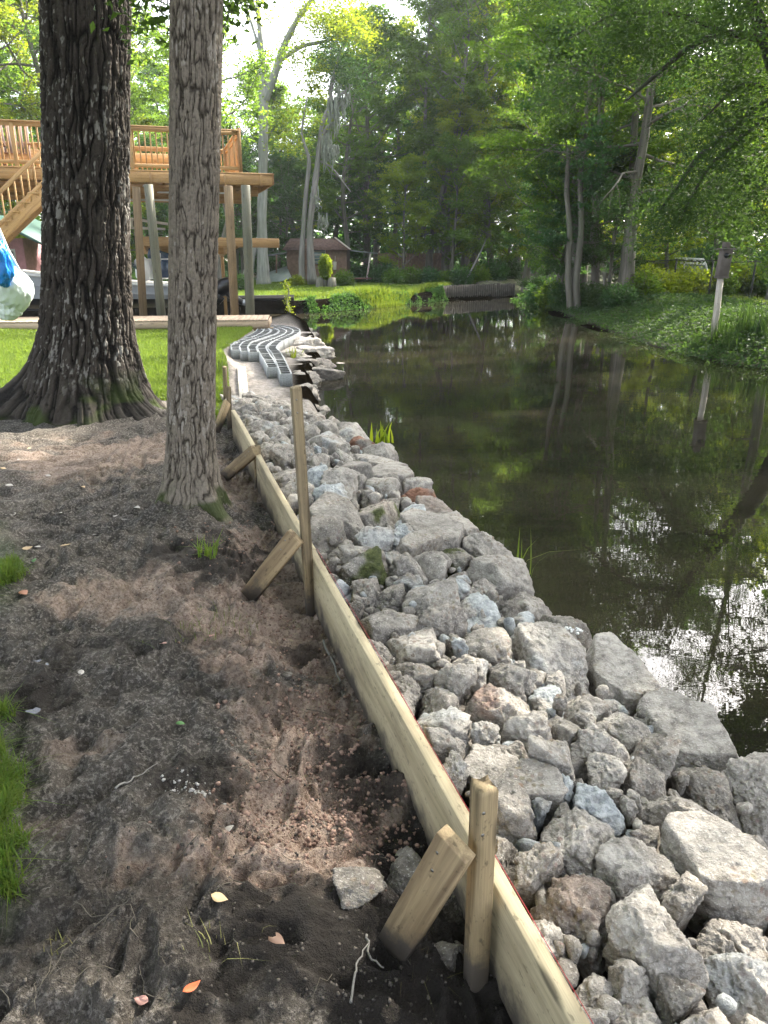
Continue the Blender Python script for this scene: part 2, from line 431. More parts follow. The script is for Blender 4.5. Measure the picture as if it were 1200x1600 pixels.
PRINTS = [gp(x, y)[:2] + (a, b, c) for x, y, a, b, c in [
    (130, 1170, .13, .055, 1.2), (205, 1040, .12, .05, .6), (290, 1000, .11, .045, 1.4), (330, 1060, .06, .05, .4), (150, 1330, .13, .05, 2.0),
    (260, 1420, .14, .05, .9), (340, 1250, .10, .05, 2.4), (110, 1440, .13, .055, .3), (200, 1230, .12, .045, 1.0), (90, 980, .11, .05, 2.2), (420, 1390, .10, .045, .2),
    (170, 870, .13, .05, 1.0), (300, 930, .12, .05, .2), (210, 1530, .13, .05, 1.8), (400, 1520, .12, .05, .7)]]
def blob(lst, X, Y, sd_):
    P = np.stack([X, Y, np.zeros_like(X)], 1); n = fbm(P * 5, 4, sd_) * .9 + fbm(P * 22, 3, sd_ + 1) * .5
    out = np.zeros_like(X)
    for (c, rx, ry, k) in lst:
        q = ((X - c[0]) / rx) ** 2 + ((Y - c[1]) / ry) ** 2
        out = np.maximum(out, k * sst(1.35, .65, np.sqrt(q) + n))
    return out
def nearonly(lst, X, Y, sd_):
    k = (np.hypot(X, Y) < 9) & (Y > 0); out = np.zeros(len(X)); out[k] = blob(lst, X[k], Y[k], sd_); return out
def clay(X, Y): return nearonly(CLAY, X, Y, 81)
def dark(X, Y): return nearonly(DARK, X, Y, 91)

def axis(parts):
    out = []
    for a, b, st in parts: out += list(np.arange(a, b, st))
    return np.array(out)
def grow(a, b, s0, k):
    out = [a]
    while out[-1] < b: out.append(out[-1] + max(s0, k * abs(out[-1])))
    return out
xs = np.array(sorted(set([round(v, 4) for v in
     [-x for x in grow(2.3, 260, .012, .035)] + list(np.arange(-2.3, 1.0, .009)) + list(np.arange(1.0, 2.2, .03)) + grow(2.2, 260, .06, .035)])))
ys = np.array([-y for y in grow(0.6, 60, .08, .1)][::-1] + list(np.arange(-.55, .8, .05)) + grow(.8, 420, .008, .0058))
GX, GY = np.meshgrid(xs, ys); X = GX.ravel(); Y = GY.ravel()
Z = np.zeros_like(X); print('grid', len(xs), len(ys))
fine = (np.hypot(X, Y) < 13) & (np.abs(X) < 6)
Z[fine] = height(X[fine], Y[fine], True); Z[~fine] = height(X[~fine], Y[~fine], False)
nx, ny = len(xs), len(ys)
idx = np.arange(nx * ny).reshape(ny, nx)
F = np.stack([idx[:-1, :-1], idx[:-1, 1:], idx[1:, 1:], idx[1:, :-1]], -1).reshape(-1, 4)
lw = np.maximum.reduce([sdist(X, Y, p) for p in (lawnA, lawnB, lawnC, lawnF)])
P3 = np.stack([X, Y, X * 0], 1)
g_ = sst(-.08, .12, lw + fbm(P3 * 4, 3, 3) * .12)
sR = sst(-.3, 1.0, sdist(X, Y, lawnR) + fbm(P3, 3, 4) * .8)
g_ = np.where(Y < 6, g_ * .35, g_); g_ = np.maximum(g_, sR * .6)
g_ = np.maximum(g_, sst(16, 24, -X) * .6 * (Y < 20)); g_ = np.maximum(g_, ((X > 5.5) & (Y < 60)) * .35)
s_ = bline(X, Y)
pdm = sst(8.2, 9.0, Y) * (1 - sst(19, 20, Y)) * (X > -6) * (X < 0) * sst(0, .2, -sdist(X, Y, lawnA))
forest = ((Y > 46) | (X > 7) | (X < -14)) * 1.0
cdt = sdist(X, Y, canal)
wet = sst(.45, .1, -cdt) * ((X > 4) | (Y > 9.6))
me = mesh_np('ground', np.stack([X, Y, Z], 1), [F], True,
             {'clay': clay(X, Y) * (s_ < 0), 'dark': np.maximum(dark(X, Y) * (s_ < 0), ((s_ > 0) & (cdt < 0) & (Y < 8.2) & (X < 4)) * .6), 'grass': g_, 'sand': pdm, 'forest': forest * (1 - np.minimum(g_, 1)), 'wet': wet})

m, t, p, o = M('earth'); ps = pos(t)
n1 = noise(t, ps, 2.2, 6, .6); n2 = noise(t, ps, 14, 6, .65); n3 = noise(t, ps, 70, 5, .6); n4 = noise(t, ps, 260, 3, .6)
mud = mix(t, ramp(t, n1, [(.3, 0.0), (.7, 1.0)]), (.048, .042, .036), (.15, .13, .11))
mud = mix(t, ramp(t, n2, [(.38, .8), (.56, 0.0)]), mud, (.030, .026, .023))
mud = mix(t, ramp(t, n3, [(.50, 0.0), (.62, .8)]), mud, (.25, .225, .20))
mud = mix(t, ramp(t, n4, [(.36, .7), (.48, 0.0)]), mud, (.025, .021, .018))
c_ = mix(t, ramp(t, n2, [(.3, 0.0), (.68, 1.0)]), (.20, .14, .105), (.42, .33, .27))
c_ = mix(t, ramp(t, n3, [(.36, .8), (.5, 0.0)]), c_, (.12, .07, .05)); c_ = mix(t, ramp(t, n4, [(.55, 0.0), (.65, .5)]), c_, (.55, .43, .36))
col = mix(t, attr(t, 'clay'), mud, c_)
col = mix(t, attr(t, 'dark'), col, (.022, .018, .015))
sand = mix(t, ramp(t, n2, [(.3, 0.0), (.65, 1.0)]), (.20, .17, .145), (.42, .38, .34))
sand = mix(t, ramp(t, n3, [(.3, .8), (.45, 0.0)]), sand, (.10, .08, .06))
col = mix(t, attr(t, 'sand'), col, sand)
gr = mix(t, ramp(t, n2, [(.3, 0.0), (.7, 1.0)]), (.03, .06, .012), (.06, .11, .02))
fo = mix(t, ramp(t, n2, [(.3, 0.0), (.7, 1.0)]), (.03, .025, .015), (.10, .08, .05))
col = mix(t, attr(t, 'forest'), col, fo); col = mix(t, attr(t, 'grass'), col, gr); col = mix(t, attr(t, 'wet'), col, mix(t, ramp(t, n2, [(.4, 0.0), (.6, 1.0)]), (.003, .0026, .0016), (.011, .009, .006)))
t.links.new(col, p.inputs['Base Color'])
r_ = ramp(t, n1, [(.3, .7), (.65, .95)]); t.links.new(r_, p.inputs['Roughness'])
sw = nd(t, 'ShaderNodeMapRange'); sw.inputs['To Min'].default_value = .25; sw.inputs['To Max'].default_value = .0; t.links.new(attr(t, 'wet'), sw.inputs[0]); t.links.new(sw.outputs[0], p.inputs['Specular IOR Level'])
bump(t, p, mix(t, .35, n3, n4), 1.0, .03)
m_earth = m; me.materials.append(m_earth)
ground = tag(link('ground', me), 'dark trodden mud and reddish clay bank with lawn beyond', kind='structure')

def gz(x, y): return float(height(np.array([x]), np.array([y]), abs(y) < 13 and abs(x) < 6)[0])
def gzs(x, y): return height(np.asarray(x, float), np.asarray(y, float), True)

# ------------------------------------------------------------------ water
m, t, p, o = M('murky_water'); ps = pos(t)
wn = noise(t, mapv(t, ps, (.35, .9, 1)), .55, 5, .6, .8)
sc = noise(t, mapv(t, ps, (1, 2.2, 1)), 1.6, 6, .7, 1.2)
c = mix(t, ramp(t, wn, [(.42, 0.0), (.68, 1.0)]), (.012, .0112, .0075), (.040, .034, .022))
sp = nd(t, 'ShaderNodeTexVoronoi'); sp.inputs['Scale'].default_value = 9; t.links.new(ps, sp.inputs['Vector'])
scum = mix(t, ramp(t, sc, [(.60, 0.0), (.70, 1.0)]), (0, 0, 0), ramp(t, sp.outputs['Distance'], [(.05, 1.0), (.11, 0.0)]))
c = mix(t, scum, c, (.28, .27, .20))
t.links.new(c, p.inputs['Base Color']); p.inputs['IOR'].default_value = 1.4
t.links.new(mix(t, scum, (.012,) * 3, (.6,) * 3), p.inputs['Roughness'])
w1 = noise(t, mapv(t, ps, (1.0, 2.6, 1)), 2.2, 3, .5, .4); w2 = noise(t, mapv(t, ps, (1, 1.6, 1)), 9, 2, .5)
b = nd(t, 'ShaderNodeBump'); b.inputs['Strength'].default_value = .022; b.inputs['Distance'].default_value = .03
t.links.new(mix(t, .12, w1, w2), b.inputs['Height']); t.links.new(b.outputs[0], p.inputs['Normal'])
wx = np.array([-18, 36.0]); wy = np.array([-28, 62.0])
wm = mesh_np('water', [(-18, -28, ZW), (36, -28, ZW), (36, 62, ZW), (-18, 62, ZW)], [[(0, 1, 2, 3)]], False, None, [m])
tag(link('water', wm), 'still murky canal water with tree reflections', kind='structure')

# ------------------------------------------------------------------ form board, stakes, braces, string
t_ = .038; hB = .286
def board(P, Q, label, trim=0.0):
    P, Q = P.copy(), Q.copy(); d = (Q - P); d /= np.linalg.norm(d); n = np.array([d[1], -d[0], 0])
    P = P + d * trim
    c0 = P - n * t_ / 2 - np.array([0, 0, hB / 2]); c1 = Q - n * t_ / 2 - np.array([0, 0, hB / 2])
    mb = MB(); mb.beam(c0, c1, t_, hB, bev=.003, warp=.004)
    o_ = mb.build('form_board', m_lum, None, loc=tuple(c0))
    return tag(o_, label, 'board', 'form boards edging the rubble')
board(bA, bB, 'long pale yellow form board on edge in the foreground, between the mud and the rubble')
board(bB, bC, 'far form board on edge beyond the tall stake, beside the two short braced stakes', .003)
mb = MB(); n1_ = np.array([(bB - bA)[1], -(bB - bA)[0], 0]); n1_ /= np.linalg.norm(n1_)
sp_ = [bA + (bB - bA) * k / 12 + n1_ * (.004 + .0015 * math.sin(k)) + np.array([0, 0, .002 - .0008 * (k % 2)]) for k in range(13)]
mb.tube(sp_, .0008, 5); tag(mb.build('string_line', m_red), 'thin red string pulled along the top edge of the long form board', 'string')

def stake(bx, by, zb, tx, ty, w, d_, label, chip=False):
    base = np.array(gp(bx, by, zb)); top = np.array(dp(tx, ty, base[1] - .01)); dirn = (bB - bA); dirn /= np.linalg.norm(dirn)
    lo = base + (base - top) / np.linalg.norm(base - top) * .25
    mb = MB(); mb.beam(lo, top, w, d_, up=tuple(dirn), bev=.0025)
    o_ = mb.build('wooden_stake', m_stake, None, loc=tuple(base))
    me_ = o_.data
    for v in me_.vertices:                              # rough sawn, hammered top
        if v.co.z > (top - base)[2] - .004: v.co.z += rnd.uniform(-.012, .008)
    tag(o_, label, 'stake', 'stakes along the form board'); return base, top
S1 = stake(742, 1552, -.12, 757, 1226, .046, .050, 'short thick stake in the foreground at the nearest brace')
S2 = stake(486, 957, -.10, 462, 604, .046, .05, 'tall slender stake rising above the board and the rubble')
S4 = stake(403, 764, -.08, 402, 697, .046, .05, 'second short stake down the board, beyond the tall one')
S3 = stake(359, 668, -.08, 357, 604, .046, .05, 'short stake at the far end of the board with a brace')
S5 = stake(353, 640, -.10, 351, 573, .046, .05, 'weathered stake just behind the farthest braced stake')
def brace(tx, ty, S_, bx, by, label, w=.038, h=.089):
    Yt = S_[0][1] - .045
    top = np.array(dp(tx, ty, Yt)); bot = np.array(gp(bx, by, -.03)); d = bot - top; bot2 = bot + d / np.linalg.norm(d) * .04
    mb = MB(); mb.beam(top, bot2, w, h, bev=.002)
    tag(mb.build('wooden_brace', m_brace, None, loc=tuple(bot)), label, 'brace', 'diagonal braces propping the stakes')
brace(713, 1318, S1, 622, 1470, 'broad diagonal brace leaning on the nearest short stake')
brace(462, 838, S2, 394, 925, 'diagonal brace leaning on the tall slender stake')
brace(398, 704, S4, 354, 742, 'small diagonal brace propping the second short stake')
brace(355, 628, S3, 340, 668, 'small diagonal brace at the far end of the board')
mb = MB(); q0 = np.array(gp(377, 572, -.13)); q1 = np.array(gp(383, 634, -.11)); q0[2] = gz(q0[0], q0[1]) + .055; q1[2] = gz(q1[0], q1[1]) + .05
mb.beam(q0, q1, .13, .038); tag(mb.build('loose_plank', m_plank), 'bleached plank lying flat on the sandy path before the concrete blocks', 'plank')

# ------------------------------------------------------------------ rubble: broken concrete, one object per rock
def ico(level):
    bm = bmesh.new(); bmesh.ops.create_icosphere(bm, subdivisions=level, radius=1)
    V = np.array([v.co[:] for v in bm.verts]); Fc = np.array([[v.index for v in f.verts] for f in bm.faces]); bm.free(); return V, Fc
ICO = {k: ico(k) for k in (2, 3, 4, 5, 6)}

m, t, p, o = M('broken_concrete'); oc = objc(t); orr = orand(t)
off = nd(t, 'ShaderNodeVectorMath'); off.operation = 'ADD'; t.links.new(oc, off.inputs[0])
cx = nd(t, 'ShaderNodeCombineXYZ'); mu = nd(t, 'ShaderNodeMath'); mu.operation = 'MULTIPLY'; mu.inputs[1].default_value = 37
t.links.new(orr, mu.inputs[0]); t.links.new(mu.outputs[0], cx.inputs[0]); t.links.new(cx.outputs[0], off.inputs[1]); v_ = off.outputs[0]
r1 = noise(t, v_, 5, 5, .6); r2 = noise(t, v_, 26, 6, .7); r3 = noise(t, v_, 120, 4, .65)
vo = nd(t, 'ShaderNodeTexVoronoi'); vo.inputs['Scale'].default_value = 42; t.links.new(v_, vo.inputs['Vector'])
tn = attr(t, 'tone'); bl = attr(t, 'blue'); rd = attr(t, 'redd')
base = mix(t, tn, (.13, .117, .102), (.54, .50, .45))
dustc = mix(t, ramp(t, r1, [(.35, 0.0), (.65, .75)]), base, mix(t, .5, base, (.48, .435, .38)))
c = mix(t, ramp(t, r2, [(.32, .9), (.56, 0.0)]), dustc, mix(t, .25, (.07, .06, .052), base))
c = mix(t, ramp(t, r3, [(.56, 0.0), (.74, .8)]), c, (.68, .65, .61))
aggm = mix(t, ramp(t, r1, [(.5, 0.0), (.6, .8)]), (0, 0, 0), ramp(t, vo.outputs['Distance'], [(.25, 1.0), (.42, 0.0)]))
aggc = mix(t, .93, vo.outputs['Color'], (.24, .18, .13))
c = mix(t, aggm, c, mix(t, .5, aggc, (.20, .16, .12)))
c = mix(t, bl, c, mix(t, ramp(t, r2, [(.35, 0.0), (.65, 1.0)]), (.25, .275, .29), (.60, .63, .64)))
c = mix(t, rd, c, mix(t, ramp(t, r2, [(.35, 0.0), (.65, 1.0)]), (.17, .07, .04), (.34, .18, .12)))
mo_ = attr(t, 'moss'); c = mix(t, mo_, c, mix(t, ramp(t, r2, [(.3, 0.0), (.7, 1.0)]), (.02, .03, .006), (.09, .11, .02)))
t.links.new(c, p.inputs['Base Color']); p.inputs['Roughness'].default_value = .93; p.inputs['Specular IOR Level'].default_value = .25
bump(t, p, mix(t, .55, r2, r3), 1.0, .02); m_rock = m

# px, py, half width, half height, angle (deg, + tilts down to the right), tone, flags, label
HR = [
(774,887,50,22,14,.75,'','large flat pale slab on the water edge, beyond the green blades'),
(821,930,44,19,22,.6,'','flat grey slab on the water edge beside the green blades in the water'),
(885,979,46,24,35,.18,'r','dark brown smooth slab on the water edge sprinkled with pale crumbs'),
(968,1042,68,26,34,.95,'s','long pale slab on the water edge, right after the dark brown slab'),
(1070,1130,92,42,32,.85,'s','biggest pale slab with a broad flat top on the water edge'),
(1186,1222,48,38,20,.7,'','pale rough slab at the right border below the biggest slab'),
(1112,1222,88,26,50,.35,'','dark long slab lying aslant below the biggest pale slab'),
(997,1209,34,28,30,.6,'',''),(1021,1181,36,20,30,.55,'',''),(973,1132,52,24,28,.7,'','long grey chunk just inland of the biggest pale slab'),
(933,1167,42,38,20,.7,'','broad rough chunk left of the biggest pale slab'),(909,1094,30,30,0,.7,'b',''),
(965,1087,24,12,32,.9,'bb','small pale blue splinter between two water edge slabs'),
(850,1020,70,34,28,.8,'b','wide pale slab with a bluish sheen, behind the dark brown slab'),
(762,1000,38,26,8,.45,'',''),(660,1000,44,28,5,.9,'','yellowish pale lump near the middle of the long board'),(608,959,38,30,5,.45,'','dark grey blocky lump next to the board above its middle'),
(672,937,38,22,5,.6,'',''),(687,964,32,18,-5,.4,'',''),(742,946,29,28,0,.95,'bb','bright pale blue cube-shaped block in the midst of the rubble'),
(792,948,22,16,0,.3,'',''),(776,1094,54,36,12,.65,'rr','pinkish brown pointed chunk with a small blue pebble in front'),
(710,1066,26,28,0,.65,'b',''),(733,1032,22,24,0,.5,'b',''),(803,1049,34,18,20,.5,'',''),
(760,1114,19,22,0,1.0,'bb','small rounded pale blue stone in front of the pinkish chunk'),
(698,1128,40,28,10,.95,'b','pale bluish chunk beside the long board, above its last third'),
(768,1182,50,46,10,.6,'s','large flat topped grey block above the short foreground stake'),
(856,1080,25,24,20,.75,'bb','two toned pale blue and grey wedge in the middle of the rubble'),
(862,1185,46,26,12,.6,'',''),(830,1132,34,26,5,.7,'',''),(877,1132,32,26,10,.5,'',''),
(838,1224,66,36,22,.5,'s','wide flat grey slab to the right of the foreground stake top'),(805,1155,40,24,32,.45,'',''),
(760,1142,24,13,25,.8,'b',''),(700,1164,28,15,10,.55,'',''),(712,1204,15,24,20,.7,'b',''),
(637,1074,68,17,60,.5,'','long narrow chunk wedged along the middle of the form board'),(652,1040,34,22,50,.4,'',''),(680,1078,34,32,15,.5,'','pitted dark chunk next to the narrow one wedged along the board'),
(878,1220,28,14,25,.8,'bb',''),(1058,1262,68,38,22,.5,'','big chunk with dark pitted patches near the right border'),
(908,1297,52,46,-10,.75,'','pale leaning chunk behind the big pointed brown one'),(1000,1347,70,50,4,.7,'','large rounded rough boulder in the foreground rubble'),
(896,1400,52,70,-18,.38,'r','big pointed brownish chunk standing near the foreground board'),
(1117,1352,92,50,32,.65,'s','large long slab sloping down in the right foreground'),
(1021,1468,72,64,8,.85,'a','large squared block with brown pebbles showing in its face'),
(1163,1512,54,58,10,.95,'ab','pale bluish block at the bottom right corner'),
(1152,1435,50,28,18,.65,'',''),(800,1262,46,32,0,.45,'',''),(925,1246,44,26,5,.7,'bb','rough bluish heap-like chunk above the leaning pale one'),
(1008,1287,24,22,10,.6,'bb',''),(842,1252,16,13,0,.6,'bb',''),(880,1254,16,14,0,.7,'b',''),(950,1198,24,22,0,.95,'b','white angular stone inland of the dark aslant slab'),
(850,1452,84,32,60,.8,'','long pale chunk pressed against the foreground board'),(838,1350,30,38,0,.3,'',''),(788,1330,20,30,0,.35,'',''),
(937,1525,38,38,0,.7,'',''),(980,1518,30,26,0,.6,'',''),(1004,1572,60,36,5,.9,'a','pale chunk at the bottom edge of the photo, under the squared block'),
(930,1582,34,30,0,.75,'',''),(1102,1582,40,30,0,.7,'',''),(1067,1402,30,28,0,.25,'',''),(1190,1318,30,46,0,.7,'',''),
(1132,1462,58,30,20,.35,'',''),(1066,1546,34,28,0,.25,'',''),(1154,1326,38,30,25,.3,'',''),
(527,807,44,26,35,.4,'s','tilted dark oblong block behind the tall slender stake'),(503,832,24,28,10,.35,'',''),
(590,797,46,30,5,.35,'m','dark chunk with green moss below its ledge, at mid distance'),(582,842,28,16,-5,.8,'b',''),(625,836,18,15,-30,.7,'bb',''),
(637,797,20,17,10,.8,'bb','blue and white faced wedge near the mossy chunk'),(667,832,56,22,28,.6,'s','long flat slab sloping right beyond the blue wedge'),
(697,815,60,19,18,.85,'s','broad pale slab on the water edge at mid distance'),(682,782,38,13,15,.6,'r','tan crumbly slab on the water edge near the reddish one'),
(652,768,28,9,12,.35,'rrr','flat reddish brick coloured slab on the water edge'),(645,755,24,8,10,.85,'',''),(602,741,42,15,8,.7,'s',''),(614,753,22,10,5,.3,'',''),
(545,728,46,10,6,.5,'s',''),(588,718,48,9,8,.75,'s',''),(592,703,32,9,10,.55,'',''),(566,691,16,5,10,.35,'rrr',''),(507,690,28,14,0,.55,'b','blue grey rounded slab behind the tall stake'),
(549,680,20,10,0,.85,'b',''),(510,671,22,10,0,.55,'',''),(535,664,16,8,5,.5,'',''),(522,651,16,7,10,.3,'',''),(490,657,20,9,0,.45,'',''),
(530,751,22,15,0,.75,'',''),(556,746,14,13,0,.45,'',''),(517,767,20,13,10,.9,'bb',''),(497,741,16,9,25,.9,'bb','small bright bluish sliver right of the tall stake'),
(497,713,22,11,0,.5,'',''),(446,711,20,9,0,.6,'',''),(542,846,20,15,0,.45,'',''),(570,866,38,13,-6,.55,'',''),(610,861,18,12,5,.55,'b',''),
(662,861,38,15,-15,.45,'s',''),(567,888,32,17,5,.4,'mm','chunk topped with thick green moss beside the board'),(650,883,44,19,8,.6,'',''),(716,866,26,18,5,.3,'m',''),
(752,852,30,18,20,.8,'',''),(611,918,30,11,-5,.5,'',''),(692,910,18,12,10,.7,'bb',''),(719,918,14,11,20,.8,'bb',''),(757,913,17,15,0,.5,'b',''),(640,886,36,12,0,.5,'',''),
(675,868,20,14,0,.4,'',''),(575,912,24,18,15,.45,'',''),(470,700,16,9,0,.6,'',''),(456,735,18,14,10,.5,'',''),(470,760,18,18,20,.6,'',''),
]
rocks = []
def add_rock(cx_, cy_, hw, hh, ang, tone, fl, label, zz=None):
    c0 = None; z0 = .08
    for _ in range(3):
        c0 = np.array(gp(cx_, cy_, z0)); z0 = float(rz(np.array([c0[0]]), np.array([c0[1]]), np.maximum(-sdist(np.array([c0[0]]), np.array([c0[1]]), canal), 0))[0])
    a = math.radians(ang); ca, sa = math.cos(a), math.sin(a)
    v1 = np.array(gp(cx_ + ca * hw, cy_ + sa * hw, z0))[:2] - c0[:2]; v2 = np.array(gp(cx_ - sa * hh, cy_ + ca * hh, z0))[:2] - c0[:2]
    A = np.stack([v1, v2], 1); U, sg, _ = np.linalg.svd(A)
    sg = np.clip(sg, .016, .5); sg[1] = min(sg[1], sg[0] * 1.0); sg[0] = min(sg[0], sg[1] * 3.2)
    rocks.append(dict(c=c0[:2], U=U, s=sg * (1.16 if 's' in fl else 1.12), z=z0, tone=tone, fl=fl, label=label))
for h in HR: add_rock(*h)
nhand = len(rocks)
def sup(r, n):                                           # how far the rock's plan ellipse reaches in direction n
    q = r['U'].T @ n; return math.hypot(q[0] * r['s'][0], q[1] * r['s'][1])
def near_board_gap(c):
    return float(bline(np.array([c[0]]), np.array([c[1]]))[0])
C_ = [r['c'] for r in rocks]
lastC = None
cand = 0
def try_fill(n_max, rmin, rmax, ymin, ymax, slack, stuff=False, tries=60000):
    global rocks
    cs = np.array([r['c'] for r in rocks]); sm = np.array([math.sqrt(r['s'][0] * r['s'][1]) for r in rocks]); added = 0
    for _ in range(tries):
        if added >= n_max: break
        y = rnd.uniform(ymin, ymax); x = rnd.uniform(-2.6, 3.4)
        rr = rmin + (rmax - rmin) * rnd.random() ** 1.6
        c = np.array([x, y]); d = np.hypot(*(cs - c).T)
        if (d < (sm + rr) * .45).any(): continue
        near_i = np.where(d < .7)[0]; ok = True
        for i in near_i:
            n = (c - cs[i]) / (d[i] + 1e-9)
            if d[i] < (sup(rocks[i], n) + rr) * slack: ok = False; break
        if not ok: continue
        g = near_board_gap(c)
        if g < rr * .9 + .01: continue
        cdv = -float(sdist(np.array([x]), np.array([y]), canal)[0])
        if cdv < rr * .35 or y > 9.4: continue
        if y > 7.9 and cdv > .9 + (9.4 - y) * .6: continue
        an = rnd.uniform(0, math.pi); e = rnd.uniform(.75, 1.0)
        U = np.array([[math.cos(an), -math.sin(an)], [math.sin(an), math.cos(an)]])
        z0 = float(rz(np.array([x]), np.array([y]), np.array([cdv]))[0])
        fl = rnd.choice(['', '', '', 'b', '', 'bb' if rr < .07 else '', 'r' if rnd.random() < .3 else ''])
        rocks.append(dict(c=c, U=U, s=np.array([rr / e, rr * e]), z=z0, tone=rnd.uniform(.25, .85), fl=fl, label='', stuff=stuff))
        cs = np.vstack([cs, c]); sm = np.append(sm, rr); added += 1
    return added
try_fill(60, .07, .16, 3.2, 9.3, .93)
try_fill(40, .06, .12, .6, 3.4, .93)
try_fill(55, .035, .08, 2.0, 8.6, .92)
try_fill(300 - len(rocks), .022, .055, .75, 3.6, .90)
nind = len(rocks)
try_fill(120, .03, .08, 3.0, 9.2, .85, True)
try_fill(80, .06, .14, -.8, 1.0, .9, True)

centers = np.array([r['c'] for r in rocks])
def rock_mesh(i):
    r = rocks[i]; c = r['c']; U, s = r['U'], r['s']
    gm = math.sqrt(s[0] * s[1]); fl = r['fl']; lr = random.Random(1000 + i)
    cdv = -float(sdist(np.array([c[0]]), np.array([c[1]]), canal)[0]); outer = cdv < s[1] * 1.6
    th = gm * (lr.uniform(.55, .8) if 's' not in fl else .42); th = min(th, .16)
    zc = r['z'] + lr.uniform(-.05, .045) + (.02 if gm > .09 else .0) - th * .8
    planes = []
    d = np.hypot(*(centers - c).T)
    for j in np.argsort(d)[1:24]:
        if d[j] > 1.0: break
        n = (centers[j] - c) / d[j]; si = sup(r, n); sj = sup(rocks[j], n)
        hh = d[j] * si / (si + sj)
        k = random.Random(int(min(i, j) * 7919 + max(i, j))).uniform(-.3, .3) * (1 if i < j else -1)
        n3 = np.array([n[0], n[1], k]); L = np.linalg.norm(n3); planes.append((n3 / L, (min(hh, si * 1.3) - .006) / L))
    for a in np.linspace(0, 2 * math.pi, 6)[:-1] + lr.uniform(0, 2):
        a += lr.uniform(-.35, .35); n = np.array([math.cos(a), math.sin(a)]); k = lr.uniform(-.15, .35)
        L = math.sqrt(1 + k * k); planes.append((np.array([n[0], n[1], k]) / L, sup(r, n) * lr.uniform(.98, 1.18) / L))
    b1, b2 = bB, bC
    g = near_board_gap(c)
    if g < s[0] * 1.4:
        planes.append((np.array([-nAC[0], -nAC[1], 0.0]), max(g - .006, .01)))
    tl = .15 if 's' in fl else .45
    for q in range(1 if 's' in fl else 3):
        n = np.array([lr.uniform(-tl, tl), lr.uniform(-tl, tl), 1]) + (0 if q == 0 else np.array([lr.uniform(-.6, .6), lr.uniform(-.6, .6), 0]))
        n /= np.linalg.norm(n); planes.append((n, th * lr.uniform(.9, 1.15)))
    planes.append((np.array([0, 0, -1.0]), (.55 + zc * 1) if outer else .20))
    N = np.array([p_[0] for p_ in planes]); H = np.array([max(p_[1], .008) for p_ in planes])
    pw = 44 if 's' in fl else 40
    if 's' in fl:                                           # broken, not sawn, outlines
        for a in np.linspace(0, 2 * math.pi, 8)[:-1] + lr.uniform(0, 2):
            n = np.array([math.cos(a), math.sin(a)]); k_ = lr.uniform(-.1, .6); L = math.sqrt(1 + k_ * k_); N = np.vstack([N, np.array([[n[0], n[1], k_]]) / L]); H = np.append(H, sup(r, n) * lr.uniform(.86, 1.05) / L)
    def rad(D):
        q = np.clip(D @ N.T, 0, None) / H; mx = q.max(1, keepdims=True) + 1e-9
        return 1 / (mx[:, 0] * ((q / mx) ** pw).sum(1) ** (1 / pw))
    extra = []
    for q in range(lr.randint(0, 1) if 's' in fl else lr.randint(2, 4)):
        a = lr.uniform(0, 6.283); e = lr.uniform(.1, 1.0); n = np.array([math.cos(a) * math.cos(e), math.sin(a) * math.cos(e), math.sin(e)])
        sp_ = (rad(n[None]) [0]); extra.append((n, sp_ * lr.uniform(.70, .92)))
    N = np.vstack([N] + [e[0][None] for e in extra]); H = np.append(H, [e[1] for e in extra])
    Yd = max(c[1], .8); pxs = gm / Yd * 1150
    lv = 6 if pxs > 62 else 5 if pxs > 26 else 4 if pxs > 11 else 3
    if r.get('stuff'): lv = 3
    D, Fc = ICO[lv]
    E = D * np.array([s[0], s[1], th * 1.1]); E2 = np.stack([U[0, 0] * E[:, 0] + U[0, 1] * E[:, 1], U[1, 0] * E[:, 0] + U[1, 1] * E[:, 1], E[:, 2]], 1)
    E2 /= np.linalg.norm(E2, axis=1, keepdims=True)
    R = rad(E2); V = E2 * R[:, None]; so_ = i * 3.7
    am = min(gm, .11)
    disp = fbm(V * (1.3 / gm) + so_, 3, 7) * am * .16
    rough_ = .6 if 's' in fl else 1.15
    disp = disp + (np.abs(fbm(V * (3.2 / gm) + so_, 4, 8)) - .2) * -am * .17 * rough_
    if lv >= 4: disp = disp + fbm(V * 50 + so_, 4, 9, .6) * .0085 * rough_ - .007 * sst(.3, .6, vn(V * 70 + so_, 10)) * rough_
    if lv >= 5: disp = disp + vn(V * 190 + so_, 12) * .0012
    V = V * (1 + disp / np.maximum(R, .02))[:, None]
    # tone: dusty tops, fresher sides, stains as patches
    cz = fbm(V * 9 + so_, 3, 21)
    up = E2[:, 2]
    tone = np.clip(r['tone'] * .9 + .45 * cz - .02 + .10 * vn(V * 30 + so_, 25), 0, 1)
    nb = fl.count('b'); blue = np.clip(sst(.15, .5, fbm(V * 7 + so_, 3, 22) + nb * .32 - .22), 0, 1) * min(.85, .45 * nb) if nb else np.zeros(len(V))
    nr_ = fl.count('r'); red = sst(.1, .5, fbm(V * 6 + so_, 3, 23) + nr_ * .25 - .2) * (.22 if nr_ == 1 else min(.9, .35 * nr_ + .05)) if nr_ else np.zeros(len(V))
    mm = fl.count('m'); mossv = sst(.05, .35, fbm(V * 8 + so_, 3, 24) + mm * .18 - .1) * .9 if mm else np.zeros(len(V))
    return V, Fc, {'tone': tone, 'blue': blue, 'redd': red, 'moss': mossv}, (c[0], c[1], zc)
